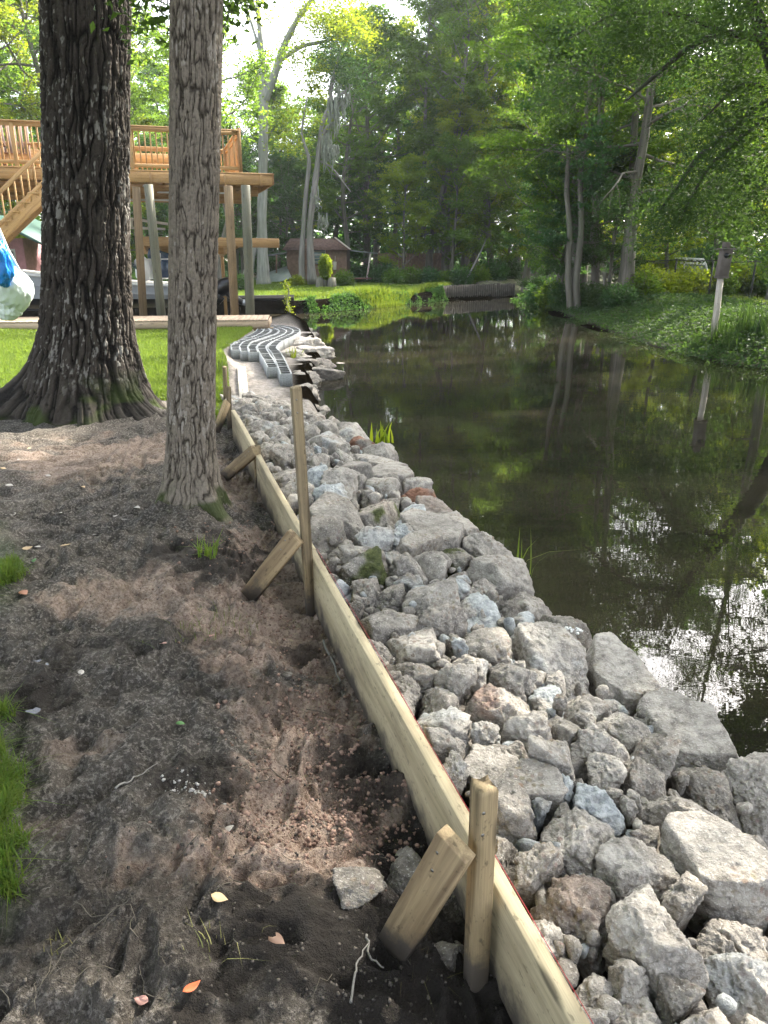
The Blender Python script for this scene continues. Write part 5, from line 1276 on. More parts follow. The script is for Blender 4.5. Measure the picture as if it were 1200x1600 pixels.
# ------------------------------------------------------------------ boat
m_hull = flat('hull_grey', (.40, .42, .45), .3, var=.06); m_hullb = flat('hull_black', (.015, .015, .018), .35); m_glass = flat('tinted_screen', (.03, .05, .09), .08)
YB = 22.3; stern = np.array(dp(292, 478, YB)); bow = np.array(dp(-40, 470, YB - 1.2)); hd = bow - stern; hd[2] = 0; LB = np.linalg.norm(hd); hd /= LB; hn = np.array([-hd[1], hd[0], 0])
boat = empty('motor_boat', tuple(stern * .5 + bow * .5 + np.array([0, 0, 0])), 'grey fishing boat with a black bottom hanging on the lift under the deck', 'boat')
ns, na = 24, 14; V = []; Vb = []
zk = stern[2]
def hullpt(u, v):
    """u along 0 stern..1 bow, v -1..1 across"""
    hw = 1.05 * (1 - max(0, (u - .45) / .55) ** 2.2) ** .5 if u < 1 else 0.0
    hz = .74 + .55 * u ** 1.6; keel = .12 * (1 - u) ** 0 + .55 * max(0, (u - .7) / .3) ** 2
    a = abs(v); side = math.copysign(1, v)
    if a < .5: y = a * 2 * .82; z = keel + (a * 2) ** 1.3 * .22
    else: y = .82 + (a - .5) * 2 * .18; z = keel + .22 + (a - .5) * 2 * (hz - keel - .22)
    return stern + hd * (u * LB) + hn * side * y * hw + np.array([0, 0, z - .15])
for k in range(ns + 1):
    for j in range(na + 1): V.append(hullpt(k / ns, -1 + 2 * j / na))
Q = [[k * (na + 1) + j, k * (na + 1) + j + 1, (k + 1) * (na + 1) + j + 1, (k + 1) * (na + 1) + j] for k in range(ns) for j in range(na)]
top = [q for q in Q if (q[0] % (na + 1)) in (0, 1, 2, na - 3, na - 2, na - 1)]; bot = [q for q in Q if q not in top]
mb = MB(); mb.raw(V, top); tr = [j for j in range(na + 1)]; n0 = mb.n
mb.raw([V[j] for j in tr] + [stern + np.array([0, 0, .4])], (), [[na + 1, j + 1, j] for j in range(na)]); h_ = mb.build('hull', m_hull, boat, smooth=True)
mb = MB(); mb.raw(V, bot); mb.build('hull_bottom', m_hullb, boat, smooth=True)
for sgn in (-1, 1):
    mb = MB(); mb.tube([hullpt(u, sgn) + np.array([0, 0, .01]) for u in np.linspace(0, .99, 20)], .035, 8); mb.build('gunwale', m_white, boat, smooth=True)
mb = MB(); mb.raw([hullpt(u, s) - np.array([0, 0, .22]) for u in np.linspace(0, .97, 14) for s in (-.98, .98)], [[2 * k, 2 * k + 1, 2 * k + 3, 2 * k + 2] for k in range(13)]); mb.build('cockpit_floor', m_white, boat)
def bb(px, py, w, d_, h, name, mat, Y=YB): mb = MB(); c = np.array(dp(px, py, Y)); mb.beam(c - hd * w / 2, c + hd * w / 2, d_, h, bev=.05); return mb.build(name, mat, boat)
co = bb(238, 420, .9, .7, .55, 'console', m_white); bb(262, 418, .35, .6, .5, 'seat', m_white)
mb = MB(); c = np.array(dp(247, 400, YB)); mb.beam(c - hd * .35 - np.array([0, 0, .1]), c + hd * .25 + np.array([0, 0, .1]), .6, .3, bev=.04); mb.build('windscreen', m_glass, co)
mb = MB(); c = np.array(dp(258, 420, YB - .45)); mb.beam(c - hd * .2, c + hd * .2, .05, .48); mb.build('side_screen', m_glass, co)
for k, (px, py) in enumerate([(218, 420), (226, 432)]):
    pass
c = np.array(dp(222, 415, YB - .75)); mb = MB(); mb.tube([c + np.array([0, 0, .22]), c + np.array([.02, 0, .1]), c + np.array([.05, 0, -.12]), c + np.array([.12, 0, -.4])], [.10, .17, .15, .07], 12); f_ = mb.build('fender', m_white, boat, smooth=True)
mb = MB(); c2 = np.array(dp(208, 420, YB - .3)); mb.beam(c2 - hd * .35 + np.array([0, 0, -.15]), c2 + hd * .2 + np.array([0, 0, .25]), .7, .05); mb.build('cover', flat('dark_green_cover', (.02, .05, .04), .8), boat)
for k in (0, 1):
    mb = MB(); a_ = np.array(dp(244 + k * 40, 430, YB - .6 + k)); mb.tube([a_, a_ + np.array([0, 0, 1.6])], .02, 6); mb.build('stanchion', m_steel, boat)
# outboard motor
c = np.array(dp(350, 448, 21.0)); mot = empty('outboard_motor', tuple(c - np.array([0, 0, .9])), 'black outboard motor tilted up at the stern behind the deck posts', 'outboard motor')
V, Fc = ICO[4]; V2 = V * np.array([.36, .26, .24]); V2[:, 2] += .22 * V2[:, 0]; N3 = np.array([[0, 0, 1], [1, 0, .4], [-1, 0, .3], [0, 1, 0], [0, -1, 0], [.5, .5, .8]]); V2 *= (1 + .10 * fbm(V * 1.6, 3, 9))[:, None]
me_ = mesh_np('cowling', V2 + c - np.array(mot.location), [Fc], True, None, [m_black]); link('cowling', me_, mot)
mb = MB(); mb.tube([c + np.array([.1, 0, -.1]), c + np.array([.28, 0, -.32]), c + np.array([.5, 0, -.42])], [.16, .10, .08], 10); mb.build('midsection', m_black, mot, smooth=True)
mb = MB(); g0 = c + np.array([.52, 0, -.42]); mb.tube([g0 - np.array([.12, 0, 0]), g0, g0 + np.array([.22, 0, .02])], [.04, .085, .05], 10); mb.build('gearcase', m_steel, mot, smooth=True)
mb = MB()
for k in range(3):
    a = k * 2.094; mb.beam(g0 + np.array([.2, 0, 0]), g0 + np.array([.22, math.sin(a) * .16, math.cos(a) * .16]), .10, .012, up=(1, .4, 0))
mb.build('propeller', m_steel, mot)
mb = MB(); mb.beam(c + np.array([-.35, -.12, -.1]), c + np.array([-.05, -.12, -.38]), .12, .2); mb.build('bracket', m_black, mot)
# hanging sack with blue sheet at the left border
m_sack = flat('white_plastic_sack', (.55, .60, .58), .35, bumpy=.4, var=.06); m_blue = flat('blue_tarpaulin', (.0, .16, .55), .4, bumpy=.4)
def lump(c, sc_, seed, mat, name, loc, par=None, fr=2.2, am=.12, sag=.0):
    V, Fc = ICO[5]; V2 = V.copy(); w = 1 + am * fbm(V * fr + seed, 4, seed) - am * .5 * np.abs(fbm(V * np.array([5, 5, 1.2]) + seed, 3, seed + 3))
    V2 = V2 * w[:, None] * np.array(sc_); k = np.clip(V[:, 2], 0, 1); V2[:, :2] *= (1 - sag * k ** 1.5)[:, None]
    return mesh_np(name, V2 + np.array(c) - np.array(loc), [Fc], True, None, [mat])
YS = 15.6; c = np.array(dp(18, 446, YS)); sk = link('hanging_sack', lump(c, (.42, .36, .50), 5, m_sack, 'hanging_sack', c, sag=.75, am=.18), None, tuple(c)); tag(sk, 'full white plastic sack slung under the stair at the left border', 'sack')
mb = MB(); mb.tube([c + np.array([.30, 0, .1]), c + np.array([.02, 0, .68]), dp(-5, 350, YS), dp(-14, 300, YS)], [.02, .05, .03, .02], 8); sl = mb.build('sling', m_sack, sk, smooth=True)
c2 = np.array(dp(12, 483, YS)); me_ = lump(c2, (.26, .2, .22), 9, m_sack, 'lower_bag', c, sag=-.3, am=.3); link('lower_bag', me_, sk)
c3 = np.array(dp(-2, 410, YS - .42)); tag(link('blue_bundle', lump(c3, (.26, .2, .46), 12, m_blue, 'blue_bundle', c3, am=.35), None, tuple(c3)), 'crumpled blue plastic bundle hanging beside the white sack', 'bundle')

# ------------------------------------------------------------------ pink house behind the stair
m_pink = flat('pink_siding', (.50, .25, .27), .8); m_groof = flat('green_roof', (.03, .08, .06), .6); m_pane = flat('window_pane', (.10, .14, .14), .15)
q = np.array(dp(40, 408, 31)); q[2] = 0.0; r = empty('pink_house', tuple(q), 'small pink house with a dark green roof half hidden behind the stair', 'house')
mb = MB(); mb.box(q + np.array([-2.0, 1.5, 1.05]), (4.0, 3.0, 2.3)); mb.build('wall', m_pink, r)
mb = MB(); pk = q + np.array([-.2, -.2, 2.95]); mb.beam(pk + np.array([0, 0, 0]), pk + np.array([2.2, 0, -1.15]), 4.0, .09, up=(.5, 0, 1)); mb.beam(pk, pk + np.array([-2.6, 0, -1.15]), 4.0, .09, up=(-.5, 0, 1)); mb.build('roof', m_groof, r)
mb = MB(); mb.box(q + np.array([-.75, -.03, 1.2]), (.8, .05, 1.2)); f_ = mb.build('window', m_white, r)
for sx in (-.19, .19):
    mb = MB(); mb.box(q + np.array([-.75 + sx, -.065, 1.2]), (.30, .02, 1.0)); mb.build('pane', m_pane, f_)
# ------------------------------------------------------------------ far brown shed with lean-tos
m_shed = flat('shed_boards', (.17, .105, .07), .85, var=.3); m_shroof = flat('rusty_roof', (.13, .075, .06), .7, var=.4); m_tin = flat('grey_tin', (.16, .19, .17), .5)
YH = 47; qx = dp(505, 440, YH); q = np.array([qx[0], YH, gz(qx[0], YH)]); u_ = YH / FPX
r = empty('brown_shed', tuple(q), 'brown wooden shed with a rusty hipped roof behind the mossy tree', 'shed')
def at_(px, py, Y=YH): return np.array(dp(px, py, Y))
w0, w1 = at_(450, 440)[0], at_(542, 440)[0]; hz = at_(450, 391)[2]; rzv = at_(450, 372)[2]; gzv = q[2] - .2
mb = MB(); mb.box(((w0 + w1) / 2, YH + 1.8, (gzv + hz) / 2), (w1 - w0, 3.6, hz - gzv)); wl = mb.build('wall', m_shed, r)
x0, x1 = w0 - .25, w1 + .25; y0, y1 = YH - .35, YH + 3.95; V = [(x0, y0, hz), (x1, y0, hz), (x1, y1, hz), (x0, y1, hz), (x0 + .35, y0 + 1.5, rzv), (x1 - 1.0, y0 + 1.5, rzv), (x1 - 1.0, y1 - 1.5, rzv), (x0 + .35, y1 - 1.5, rzv)]
mb = MB(); mb.raw(V, [[0, 1, 5, 4], [1, 2, 6, 5], [2, 3, 7, 6], [3, 0, 4, 7], [4, 5, 6, 7], [3, 2, 1, 0]]); rf = mb.build('roof', m_shroof, r)
mb = MB(); mb.beam(np.array(V[1]) + np.array([0, 0, .05]), np.array(V[5]) + np.array([0, 0, .06]), .12, .04); mb.build('ridge_cap', m_plank, rf)
mb = MB(); c = at_(497, 401, YH - .03); mb.box(c, (1.0, .05, .95)); f_ = mb.build('window', m_chair, r); mb = MB(); mb.box(c + np.array([0, -.035, 0]), (.86, .02, .8)); pn = mb.build('pane', m_pane, f_)
mb = MB()
for k in range(4): mb.box(c + np.array([0, -.06, -.3 + k * .2]), (.86, .02, .03))
mb.build('louvres', m_plank, f_)
mb = MB(); mb.beam(at_(508, 391, YH - .05), at_(508, 415, YH - .05), .07, .04, up=(0, 1, 0)); mb.build('trim', m_plank, wl)
def leanto(pa, pb, za, zb, name):
    mb = MB(); a_, b_ = at_(*pa), at_(*pb); mb.beam(a_ + np.array([0, 1.2, 0]), b_ + np.array([0, 1.2, 0]), 2.6, .06, up=(0, 0, 1)); l_ = mb.build(name, m_tin, r)
    return l_
l1 = leanto((418, 399), (449, 394), 0, 0, 'lean_to_roof'); mb = MB(); mb.tube([at_(432, 398, YH - .1), at_(432, 440, YH - .1)], .05, 6); mb.build('post', m_shed, l1)
l2 = leanto((543, 391), (590, 396), 0, 0, 'lean_to_roof'); mb = MB(); mb.tube([at_(579, 396, YH), at_(573, 437, YH)], .06, 6); mb.build('post', m_plank, l2)
mb = MB(); c = at_(524, 412, YH - .06); mb.tube([c + np.array([0, 0, .45]), c + np.array([-.02, 0, .1])], .02, 6); mb.beam(c + np.array([-.02, 0, .12]), c + np.array([-.05, 0, -.35]), .2, .03, up=(0, 1, 0)); tag(mb.build('hanging_paddle', m_plank), 'pale paddle hanging on the wall of the far shed', 'paddle')
mb = MB(); mb.beam(at_(420, 436, YH - .5), at_(452, 425, YH - .3), 1.5, .04, up=(0, -.5, 1)); tag(mb.build('tin_sheet', m_tin), 'grey tin sheet leaning low against the left lean-to of the shed', 'sheet')
mb = MB(); mb.box(at_(570, 435, YH - .2), (1.9, .7, .08)); 
for k in (-.8, .8): mb.box(at_(570, 438, YH - .2) + np.array([k, 0, -.15]), (.08, .6, .4))
tag(mb.build('garden_bench', m_shed), 'low dark bench under the right lean-to of the shed', 'bench')
# fence right of the shed
def picket(pxa, pxb, Y, h, lab, mat, step=.16):
    a_, b_ = dp(pxa, 400, Y), dp(pxb, 400, Y); z = gz((a_[0] + b_[0]) / 2, Y); n = int((b_[0] - a_[0]) / step); r_ = empty('board_fence', (a_[0], Y, z), lab, 'fence')
    mb = MB()
    for k in range(n): x = a_[0] + (b_[0] - a_[0]) * (k + .5) / n; mb.beam((x, Y, z - .1), (x, Y, z + h + rnd.uniform(-.03, .03)), step * .93, .02, up=(0, 1, 0))
    mb.build('pickets', mat, r_); mb = MB(); mb.beam((a_[0], Y + .04, z + h * .3), (b_[0], Y + .04, z + h * .3), .04, .09); mb.beam((a_[0], Y + .04, z + h * .8), (b_[0], Y + .04, z + h * .8), .04, .09); mb.build('rails', mat, r_)
picket(590, 690, 50.5, 1.7, 'dark brown board fence right of the far shed', m_shed)
# sheet pile bulkhead across the canal
m_pilew = flat('bulkhead_timber', (.045, .040, .033), .9, var=.4)
a_, b_ = np.array(wallp[0]), np.array(wallp[1]); r_ = empty('bulkhead', (a_[0], a_[1], ZW), 'grey bulkhead of upright rounded timbers across the canal', 'bulkhead'); mb = MB(); n = 34
for k in range(n):
    q = a_ + (b_ - a_) * k / (n - 1); mb.tube([(q[0], q[1] - .05, ZW - .5), (q[0], q[1] - .05, .16 + rnd.uniform(-.03, .03))], .125, 10)
mb.build('piles', m_pilew, r_, smooth=True); mb = MB(); mb.beam((a_[0], a_[1] + .12, .02), (b_[0], b_[1] + .12, .02), .08, .12); mb.build('waler', m_pilew, r_)
a_, b_ = np.array(wallp[1]) + np.array([1.1, -1.2]), np.array(wallp[1]) + np.array([3.6, 2.8]); r_ = empty('bulkhead', (a_[0], a_[1], ZW), 'dark low timber bulkhead at the bend of the canal', 'bulkhead'); mb = MB(); mb.beam((a_[0], a_[1], -.25), (b_[0], b_[1], -.25), .1, .9); mb.build('planks', m_pilew, r_)
# dark bulkhead on the far side of the slip
a_, b_ = np.array([-16, 25.9]), np.array([-3.4, 28.9]); m_dk = flat('black_bulkhead', (.004, .004, .004), .9); r_ = empty('bulkhead', (-3.6, 28.8, ZW), 'low black bulkhead across the boat slip', 'bulkhead'); mb = MB(); mb.beam((a_[0], a_[1], -.32), (b_[0], b_[1], -.32), .12, .95); mb.build('planks', m_dk, r_); mb = MB(); mb.beam((a_[0], a_[1] - .1, .02), (b_[0], b_[1] - .1, .02), .05, .14); mb.build('waler', m_dk, r_)
# topiary shrub on stumps and slim stake with vine
q = np.array(dp(509, 448, 38)); q[2] = gz(q[0], 38); r_ = empty('topiary_shrub', tuple(q), 'clipped round-topped green shrub on dark stumps on the far lawn', 'shrub')
rs = np.random.RandomState(61); C = rs.randn(3500, 3); C /= np.linalg.norm(C, axis=1, keepdims=True); C *= rs.rand(3500, 1) ** .25; C = C * np.array([.32, .32, .62]) + np.array([0, 0, .98]) + rs.randn(3500, 3) * .03
link('foliage', leaves_mesh('foliage', C, .085, .6, rs, m_leafY), r_)
mb = MB()
for sx in (-.28, .3): mb.tube([q + np.array([sx, 0, -.2]), q + np.array([sx, 0, .5])], [.24, .2], 12)
mb.tube([q, q + np.array([0, 0, .9])], .09, 8)
mb.build('stump', m_bark_far, r_, smooth=True)
q = np.array(dp(451, 488, 27.5)); q[2] = -.5; mb = MB(); P = [q + np.array([math.sin(k * 1.3) * .05, 0, k * .14]) for k in range(9)]; mb.tube(P, .03, 6); v_ = mb.build('vine_stake', m_dead, None, tuple(q)); tag(v_, 'slim stake wrapped in a yellow green vine standing in the slip', 'stake')
C = np.array([P[rs.randint(0, 9)] for _ in range(420)]) + rs.randn(420, 3) * .07 - q; link('vine', leaves_mesh('vine', C, .06, .6, rs, m_leafY), v_)

# ------------------------------------------------------------------ right bank: nest box, fence, greenhouse frame, irises
m_box = flat('weathered_box', (.16, .135, .12), .9, var=.25); q = np.array(gp(1118, 500, .2)); q[2] = gz(q[0], q[1]); Yn = q[1]
r_ = empty('nest_box', tuple(q), 'weathered grey wooden duck nest box on a pale leaning post', 'nest box')
pt = np.array(dp(1126, 432, Yn)); mb = MB(); mb.tube([q - np.array([0, 0, .3]), (q + pt) / 2 + np.array([.01, 0, 0]), pt], [.075, .07, .068], 10); mb.build('post', m_plank, r_, smooth=True)
u_ = Yn / FPX; bz = pt[2]; bxc = pt[0] + .02; W2, H2 = 15 * u_ , 38 * u_
mb = MB(); mb.beam((bxc, Yn, bz), (bxc + .02, Yn, bz + H2), W2, W2 * .9, up=(0, 1, 0)); bo = mb.build('box', m_box, r_)
mb = MB(); mb.beam((bxc - W2 * .65, Yn - .02, bz + H2 + .01), (bxc + W2 * .7, Yn - .02, bz + H2 + .01), W2 * 1.25, .035); mb.beam((bxc - W2 * .28, Yn, bz + H2 + .09), (bxc + W2 * .3, Yn, bz + H2 + .09), W2 * .6, .12); mb.build('lid', m_box, r_)
mb = MB(); mb.tube([(bxc, Yn - W2 * .45 - .012, bz + H2 * .78), (bxc, Yn - W2 * .45 + .01, bz + H2 * .78)], .055, 16); mb.build('entrance_hole', m_black, bo)
mb = MB(); mb.beam((bxc - W2 * .55, Yn, bz - .02), (bxc + W2 * .55, Yn, bz - .02), W2 * 1.0, .04); mb.build('floor', m_box, r_)
# chain-link fence on the right bank
m_wire = flat('dark_wire', (.05, .05, .045), .6, .3); Fp = [dp(985, 438, 31), dp(1053, 440, 29.5), dp(1110, 440, 28.3), dp(1176, 440, 27), dp(1260, 440, 25.5)]
r_ = empty('wire_fence', (Fp[0][0], Fp[0][1], gz(Fp[0][0], Fp[0][1])), 'sagging wire mesh fence with thin dark posts behind the nest box', 'fence')
tops = []
for P in Fp:
    z = gz(P[0], P[1]); mb = MB(); mb.tube([(P[0], P[1], z - .2), (P[0], P[1], z + 1.35)], .035, 6); mb.build('post', m_wire, r_); tops.append(np.array([P[0], P[1], z + 1.3]))
mb = MB()
for a_, b_ in zip(tops[:-1], tops[1:]):
    mb.tube([a_, (a_ + b_) / 2 - np.array([0, 0, .05]), b_], .022, 5); n = int(np.linalg.norm(b_ - a_) / .14)
    for k in range(n):
        for sg in (-1, 1):
            s_ = a_ + (b_ - a_) * k / n; e_ = a_ + (b_ - a_) * min(1, max(0, (k / n + sg * 1.25 / np.linalg.norm(b_ - a_)))); e_ = e_ - np.array([0, 0, 1.28]); mb.tube([s_, e_], .004, 3, False)
mb.build('wire_mesh', m_wire, r_)
q = np.array(dp(1086, 446, 33)); q[2] = gz(q[0], 33); r_ = empty('greenhouse', tuple(q), 'small greenhouse with pale pipe frame behind the wire fence', 'greenhouse')
def g_(px, py, dy=0): return np.array(dp(px, py, 33)) + np.array([0, dy, 0])
mb = MB(); fr = [((1069, 411), (1103, 413)), ((1074, 404), (1099, 405)), ((1069, 411), (1074, 404)), ((1103, 413), (1099, 405)), ((1103, 413), (1106, 438)), ((1069, 411), (1070, 436)), ((1082, 404), (1093, 413)), ((1090, 404), (1103, 413)), ((1070, 436), (1106, 438))]
for a_, b_ in fr:
    mb.tube([g_(*a_), g_(*b_)], .035, 6); mb.tube([g_(*a_, 2.2), g_(*b_, 2.2)], .035, 6)
for a_ in ((1069, 411), (1103, 413), (1074, 404), (1099, 405), (1106, 438)): mb.tube([g_(*a_), g_(*a_, 2.2)], .035, 6)
mb.build('frame', m_white, r_)
mb = MB(); P = [g_(1069, 411), g_(1103, 413), g_(1106, 438), g_(1070, 436)]; P2 = [x + np.array([0, .06, 0]) for x in P]; mb.raw([x + np.array([0, .03, 0]) for x in P] + P2, [[0, 1, 2, 3], [7, 6, 5, 4], [0, 4, 5, 1], [1, 5, 6, 2], [2, 6, 7, 3], [3, 7, 4, 0]]); mb.build('panel', flat('milky_sheet', (.22, .27, .27), .4), r_)
rs = np.random.RandomState(71)
for k, (px, py, s_) in enumerate([(1085, 548, .8), (1112, 548, 1.1), (1128, 545, 1.2), (1150, 547, 1.25), (1168, 545, 1.3), (1185, 552, 1.1), (1140, 556, 1.0), (1200, 555, 1.2)]):
    q = np.array(gp(px, py, ZW + .05)); zq = max(gz(q[0], q[1]), ZW - .12); P_ = np.zeros((46, 3)); P_[:, :2] = rs.randn(46, 2) * .11
    o_ = link('iris_clump', blades_mesh('iris_clump', P_, .55 * s_, .026, rs, m_leafD, .25, 4), None, (q[0], q[1], zq)); tag(o_, 'clump of upright blue green iris blades at the water edge under the nest box', 'plant', 'iris clumps at the right bank')

# ------------------------------------------------------------------ small near things: weeds, leaves, twigs, clods
def weed(px, py, z, n, h, w, lab, mat, lean=.6, sp=.02, name='weed', seg=3):
    q = np.array(gp(px, py, z)); q[2] = z
    P_ = np.zeros((n, 3)); P_[:, :2] = rs.randn(n, 2) * sp
    tag(link(name, blades_mesh(name, P_, h, w, rs, mat, lean, seg), None, tuple(q)), lab, 'weed')
zq = lambda px, py: gz(*gp(px, py, 0)[:2])
weed(325, 868, zq(325, 868), 26, .13, .013, 'leafy green sprout at the foot of the slim trunk', m_grass, .7, .03)
weed(596, 692, -.4, 16, .26, .05, 'bright green weed growing out of the water beside the red slab', m_leafY, .5, .05)
weed(822, 900, -.45, 6, .32, .022, 'few long green blades rising from the water beside the flat slabs', m_grass, .35, .04)
weed(457, 562, -.25, 26, .25, .04, 'bright green tuft beside the concrete block rows', m_leafY, .7, .08)
weed(801, 1303, .02, 20, .06, .006, 'tiny green sprig between chunks right of the short stake', m_grass, .9, .012)
weed(300, 985, zq(300, 985), 60, .06, .003, 'thin patch of grey green grass on the trodden mud', m_grass, 1.0, .10)
weed(345, 975, zq(345, 975), 50, .06, .003, 'small patch of pale grass by the clay at the middle', m_grass, 1.0, .07)
weed(60, 650, zq(60, 650), 14, .1, .02, 'small green sprout against the flared root of the thick tree', m_grass, .7, .03)
weed(330, 1480, zq(330, 1480), 18, .05, .003, 'dry straw-like tuft in the dark mud near the bottom', m_grassdry, 1.2, .03)
weed(655, 1530, zq(655, 1530), 18, .07, .003, 'dry grass wisp beside the foot of the short stake', m_grassdry, 1.2, .03)
weed(95, 1480, zq(95, 1480), 12, .04, .004, 'pale dry tuft in the mud at the lower left', m_grassdry, 1.2, .02)
mb_leaf = []
def fallen(px, py, L, col_, lab, ang=None):
    q = np.array(gp(px, py, 0)); q[2] = gz(q[0], q[1]) + .012; a = rnd.uniform(0, 6.28) if ang is None else ang; n = 7; V = []; F_ = []
    cu = rnd.uniform(-.3, .6)
    for i in range(n):
        u = i / (n - 1); w = L * .30 * math.sin(math.pi * u ** .8) + .0004; x = (u - .5) * L; zc = cu * L * (u - .5) ** 2
        for s_ in (-1, 0, 1): V.append((x * math.cos(a) - s_ * w * math.sin(a), x * math.sin(a) + s_ * w * math.cos(a), zc + abs(s_) * w * .25))
    for i in range(n - 1):
        for j in range(2): F_.append([i * 3 + j, i * 3 + j + 1, i * 3 + j + 4, i * 3 + j + 3])
    nm = 'leaf_' + col_[0]
    mt = LM.get(nm) or LM.setdefault(nm, flat(nm, col_[1], .6, var=.25))
    me_ = mesh_np('fallen_leaf', V, [F_], True, None, [mt]); o_ = link('fallen_leaf', me_, None, tuple(q)); so2 = o_.modifiers.new('thick', 'SOLIDIFY'); so2.thickness = .0006
    o_.rotation_euler = (rnd.uniform(-.3, .3), rnd.uniform(-.3, .3), 0); tag(o_, lab, 'leaf')
    return o_
LM = {}
br, tn_, pk, rd_, pl, gn = ('brown', (.22, .13, .09)), ('tan', (.42, .30, .17)), ('pink', (.40, .22, .19)), ('orange', (.50, .11, .04)), ('pale', (.36, .33, .30)), ('green', (.06, .16, .04))
for a in [(433, 1479, .055, br, 'broad brown leaf lying on dark mud near the bottom'), (347, 1450, .045, tn_, 'tan leaf left of the broad brown leaf on the mud'), (305, 1586, .042, rd_, 'vivid orange red leaf at the bottom of the photo'), (223, 1576, .035, pk, 'pinkish leaf left of the orange red one'),
          (358, 1302, .035, pl, 'pale leaf on the clay edge'), (38, 932, .07, ('rust', (.33, .16, .10)), 'rusty leaf beside the left grass edge'), (257, 1026, .05, pk, 'pink leaf on the mud at mid left'), (331, 998, .04, pk, 'small pink leaf below the pale grass patch'),
          (283, 1141, .035, gn, 'single green leaf on the dark mud'), (128, 1061, .04, pl, 'pale leaf curled by the puddle'), (183, 814, .07, pl, 'white leaf on the mud left of the slim trunk'), (215, 805, .06, pl, 'pale leaf nearest the slim trunk'), (93, 812, .06, pl, 'pale leaf above the left grass'), (55, 884, .04, gn, 'yellow green leaf beside the left grass'),
          (150, 838, .05, pl, 'pale leaf in the middle of the trodden patch'), (197, 830, .05, pl, 'pale leaf below the white one')]: fallen(*a)
for (px, py) in [(30, 720), (45, 700), (100, 735), (60, 770), (20, 800), (110, 690), (180, 868), (105, 868), (60, 860), (45, 870), (130, 764), (15, 760), (75, 745), (240, 720), (5, 735)]:
    fallen(px, py, rnd.uniform(.04, .065), pl if rnd.random() < .7 else tn_, 'dry pale leaf scattered on the ground before the thick trunk')['group'] = 'dry leaves before the thick trunk'
# shiny puddles
m_pud = flat('puddle_water', (.03, .03, .03), .02)
for (px, py, w, lab) in [(60, 1035, .045, 'small shiny puddle in a rut at the left, the upper one'), (53, 1112, .03, 'small shiny puddle in a rut at the left, the lower one')]:
    q = np.array(gp(px, py, -.0)); q[2] = gz(q[0], q[1]) + .004; V = [(0, 0, 0)] + [(w * math.cos(a) * rnd.uniform(.6, 1.2), w * .8 * math.sin(a) * rnd.uniform(.6, 1.2), 0) for a in np.linspace(0, 6.283, 19)[:-1]]
    me_ = mesh_np('puddle', V, [[[0, 1 + k, 1 + (k + 1) % 18] for k in range(18)]], False, None, [m_pud]); tag(link('puddle', me_, None, tuple(q)), lab, 'puddle')
# pale crumbs of mortar on the mud and on the dark slab, soil crumbs, twigs and roots
rs = np.random.RandomState(81)
def crumbs(name, pxs, n, r0, r1, mat, lab, seedv, zoff=0.0, fl=.8, attrs=None, zfix=None, pow_=2.2):
    D, Fc = ICO[2]; VV = []; FF = []; k = 0; XY = []
    for (px, py, rx, ry) in pxs:
        c = np.array(gp(px, py, 0 if zfix is None else zfix))[:2]; XY.append(c + rs.randn(n, 2) * np.array([rx, ry]))
    XY = np.concatenate(XY); Zs = height(XY[:, 0], XY[:, 1], True) if zfix is None else np.full(len(XY), zfix)
    rr = r0 + (r1 - r0) * rs.rand(len(XY)) ** pow_
    ok = (bline(XY[:, 0], XY[:, 1]) < -.03) if zfix is None else np.ones(len(XY), bool)
    jit = 1 + .35 * rs.randn(40, len(D)) * .6
    base_ = [D * np.clip(jit[j], .55, 1.5)[:, None] for j in range(40)]
    for i in np.where(ok)[0]:
        VV.append(base_[i % 40] * rr[i] * np.array([1, 1, fl]) + np.array([XY[i, 0], XY[i, 1], Zs[i] + rr[i] * .25 + zoff])); FF.append(Fc + k); k += len(D)
    V = np.concatenate(VV); at = {a_: np.full(len(V), v_) for a_, v_ in (attrs or {}).items()}
    me_ = mesh_np(name, V, [np.concatenate(FF)], True, at, [mat]); tag(link(name, me_), lab, kind='stuff')
m_cl, t, p, o = M('clay_crumb'); n_ = noise(t, pos(t), 30, 4); t.links.new(mix(t, ramp(t, n_, [(.35, 0.0), (.65, 1.0)]), (.10, .06, .045), (.30, .20, .155)), p.inputs['Base Color']); p.inputs['Roughness'].default_value = .95
m_so, t, p, o = M('soil_crumb'); n_ = noise(t, pos(t), 30, 4); t.links.new(mix(t, ramp(t, n_, [(.35, 0.0), (.65, 1.0)]), (.02, .017, .014), (.10, .086, .072)), p.inputs['Base Color']); p.inputs['Roughness'].default_value = .9
crumbs('clay_debris', [(470, 950, .22, .3), (500, 1090, .13, .17), (480, 1200, .13, .16), (450, 1290, .14, .08), (560, 1260, .1, .12), (400, 840, .25, .3)], 600, .0015, .0085, m_cl, 'crumbs of reddish clay heaped beside the board', 1)
crumbs('soil_debris', [(600, 1480, .2, .2), (540, 1180, .1, .2), (350, 1180, .35, .25), (200, 1000, .4, .35), (150, 1400, .3, .15), (350, 870, .3, .3), (300, 1300, .25, .1), (60, 1100, .12, .25), (430, 1540, .3, .1)], 260, .0012, .005, m_so, 'crumbs of dark soil scattered over the trodden mud', 2)
crumbs('mortar_debris', [(300, 1256, .035, .012), (285, 1240, .05, .03)], 40, .0015, .006, flat('mortar', (.30, .29, .27), .9), 'white crumbs of mortar on the mud', 3, pow_=1.5)
crumbs('mortar_debris', [(897, 985, .03, .012)], 16, .004, .012, m_white, 'pale crumbs on the dark brown water edge slab', 4, zfix=.035)
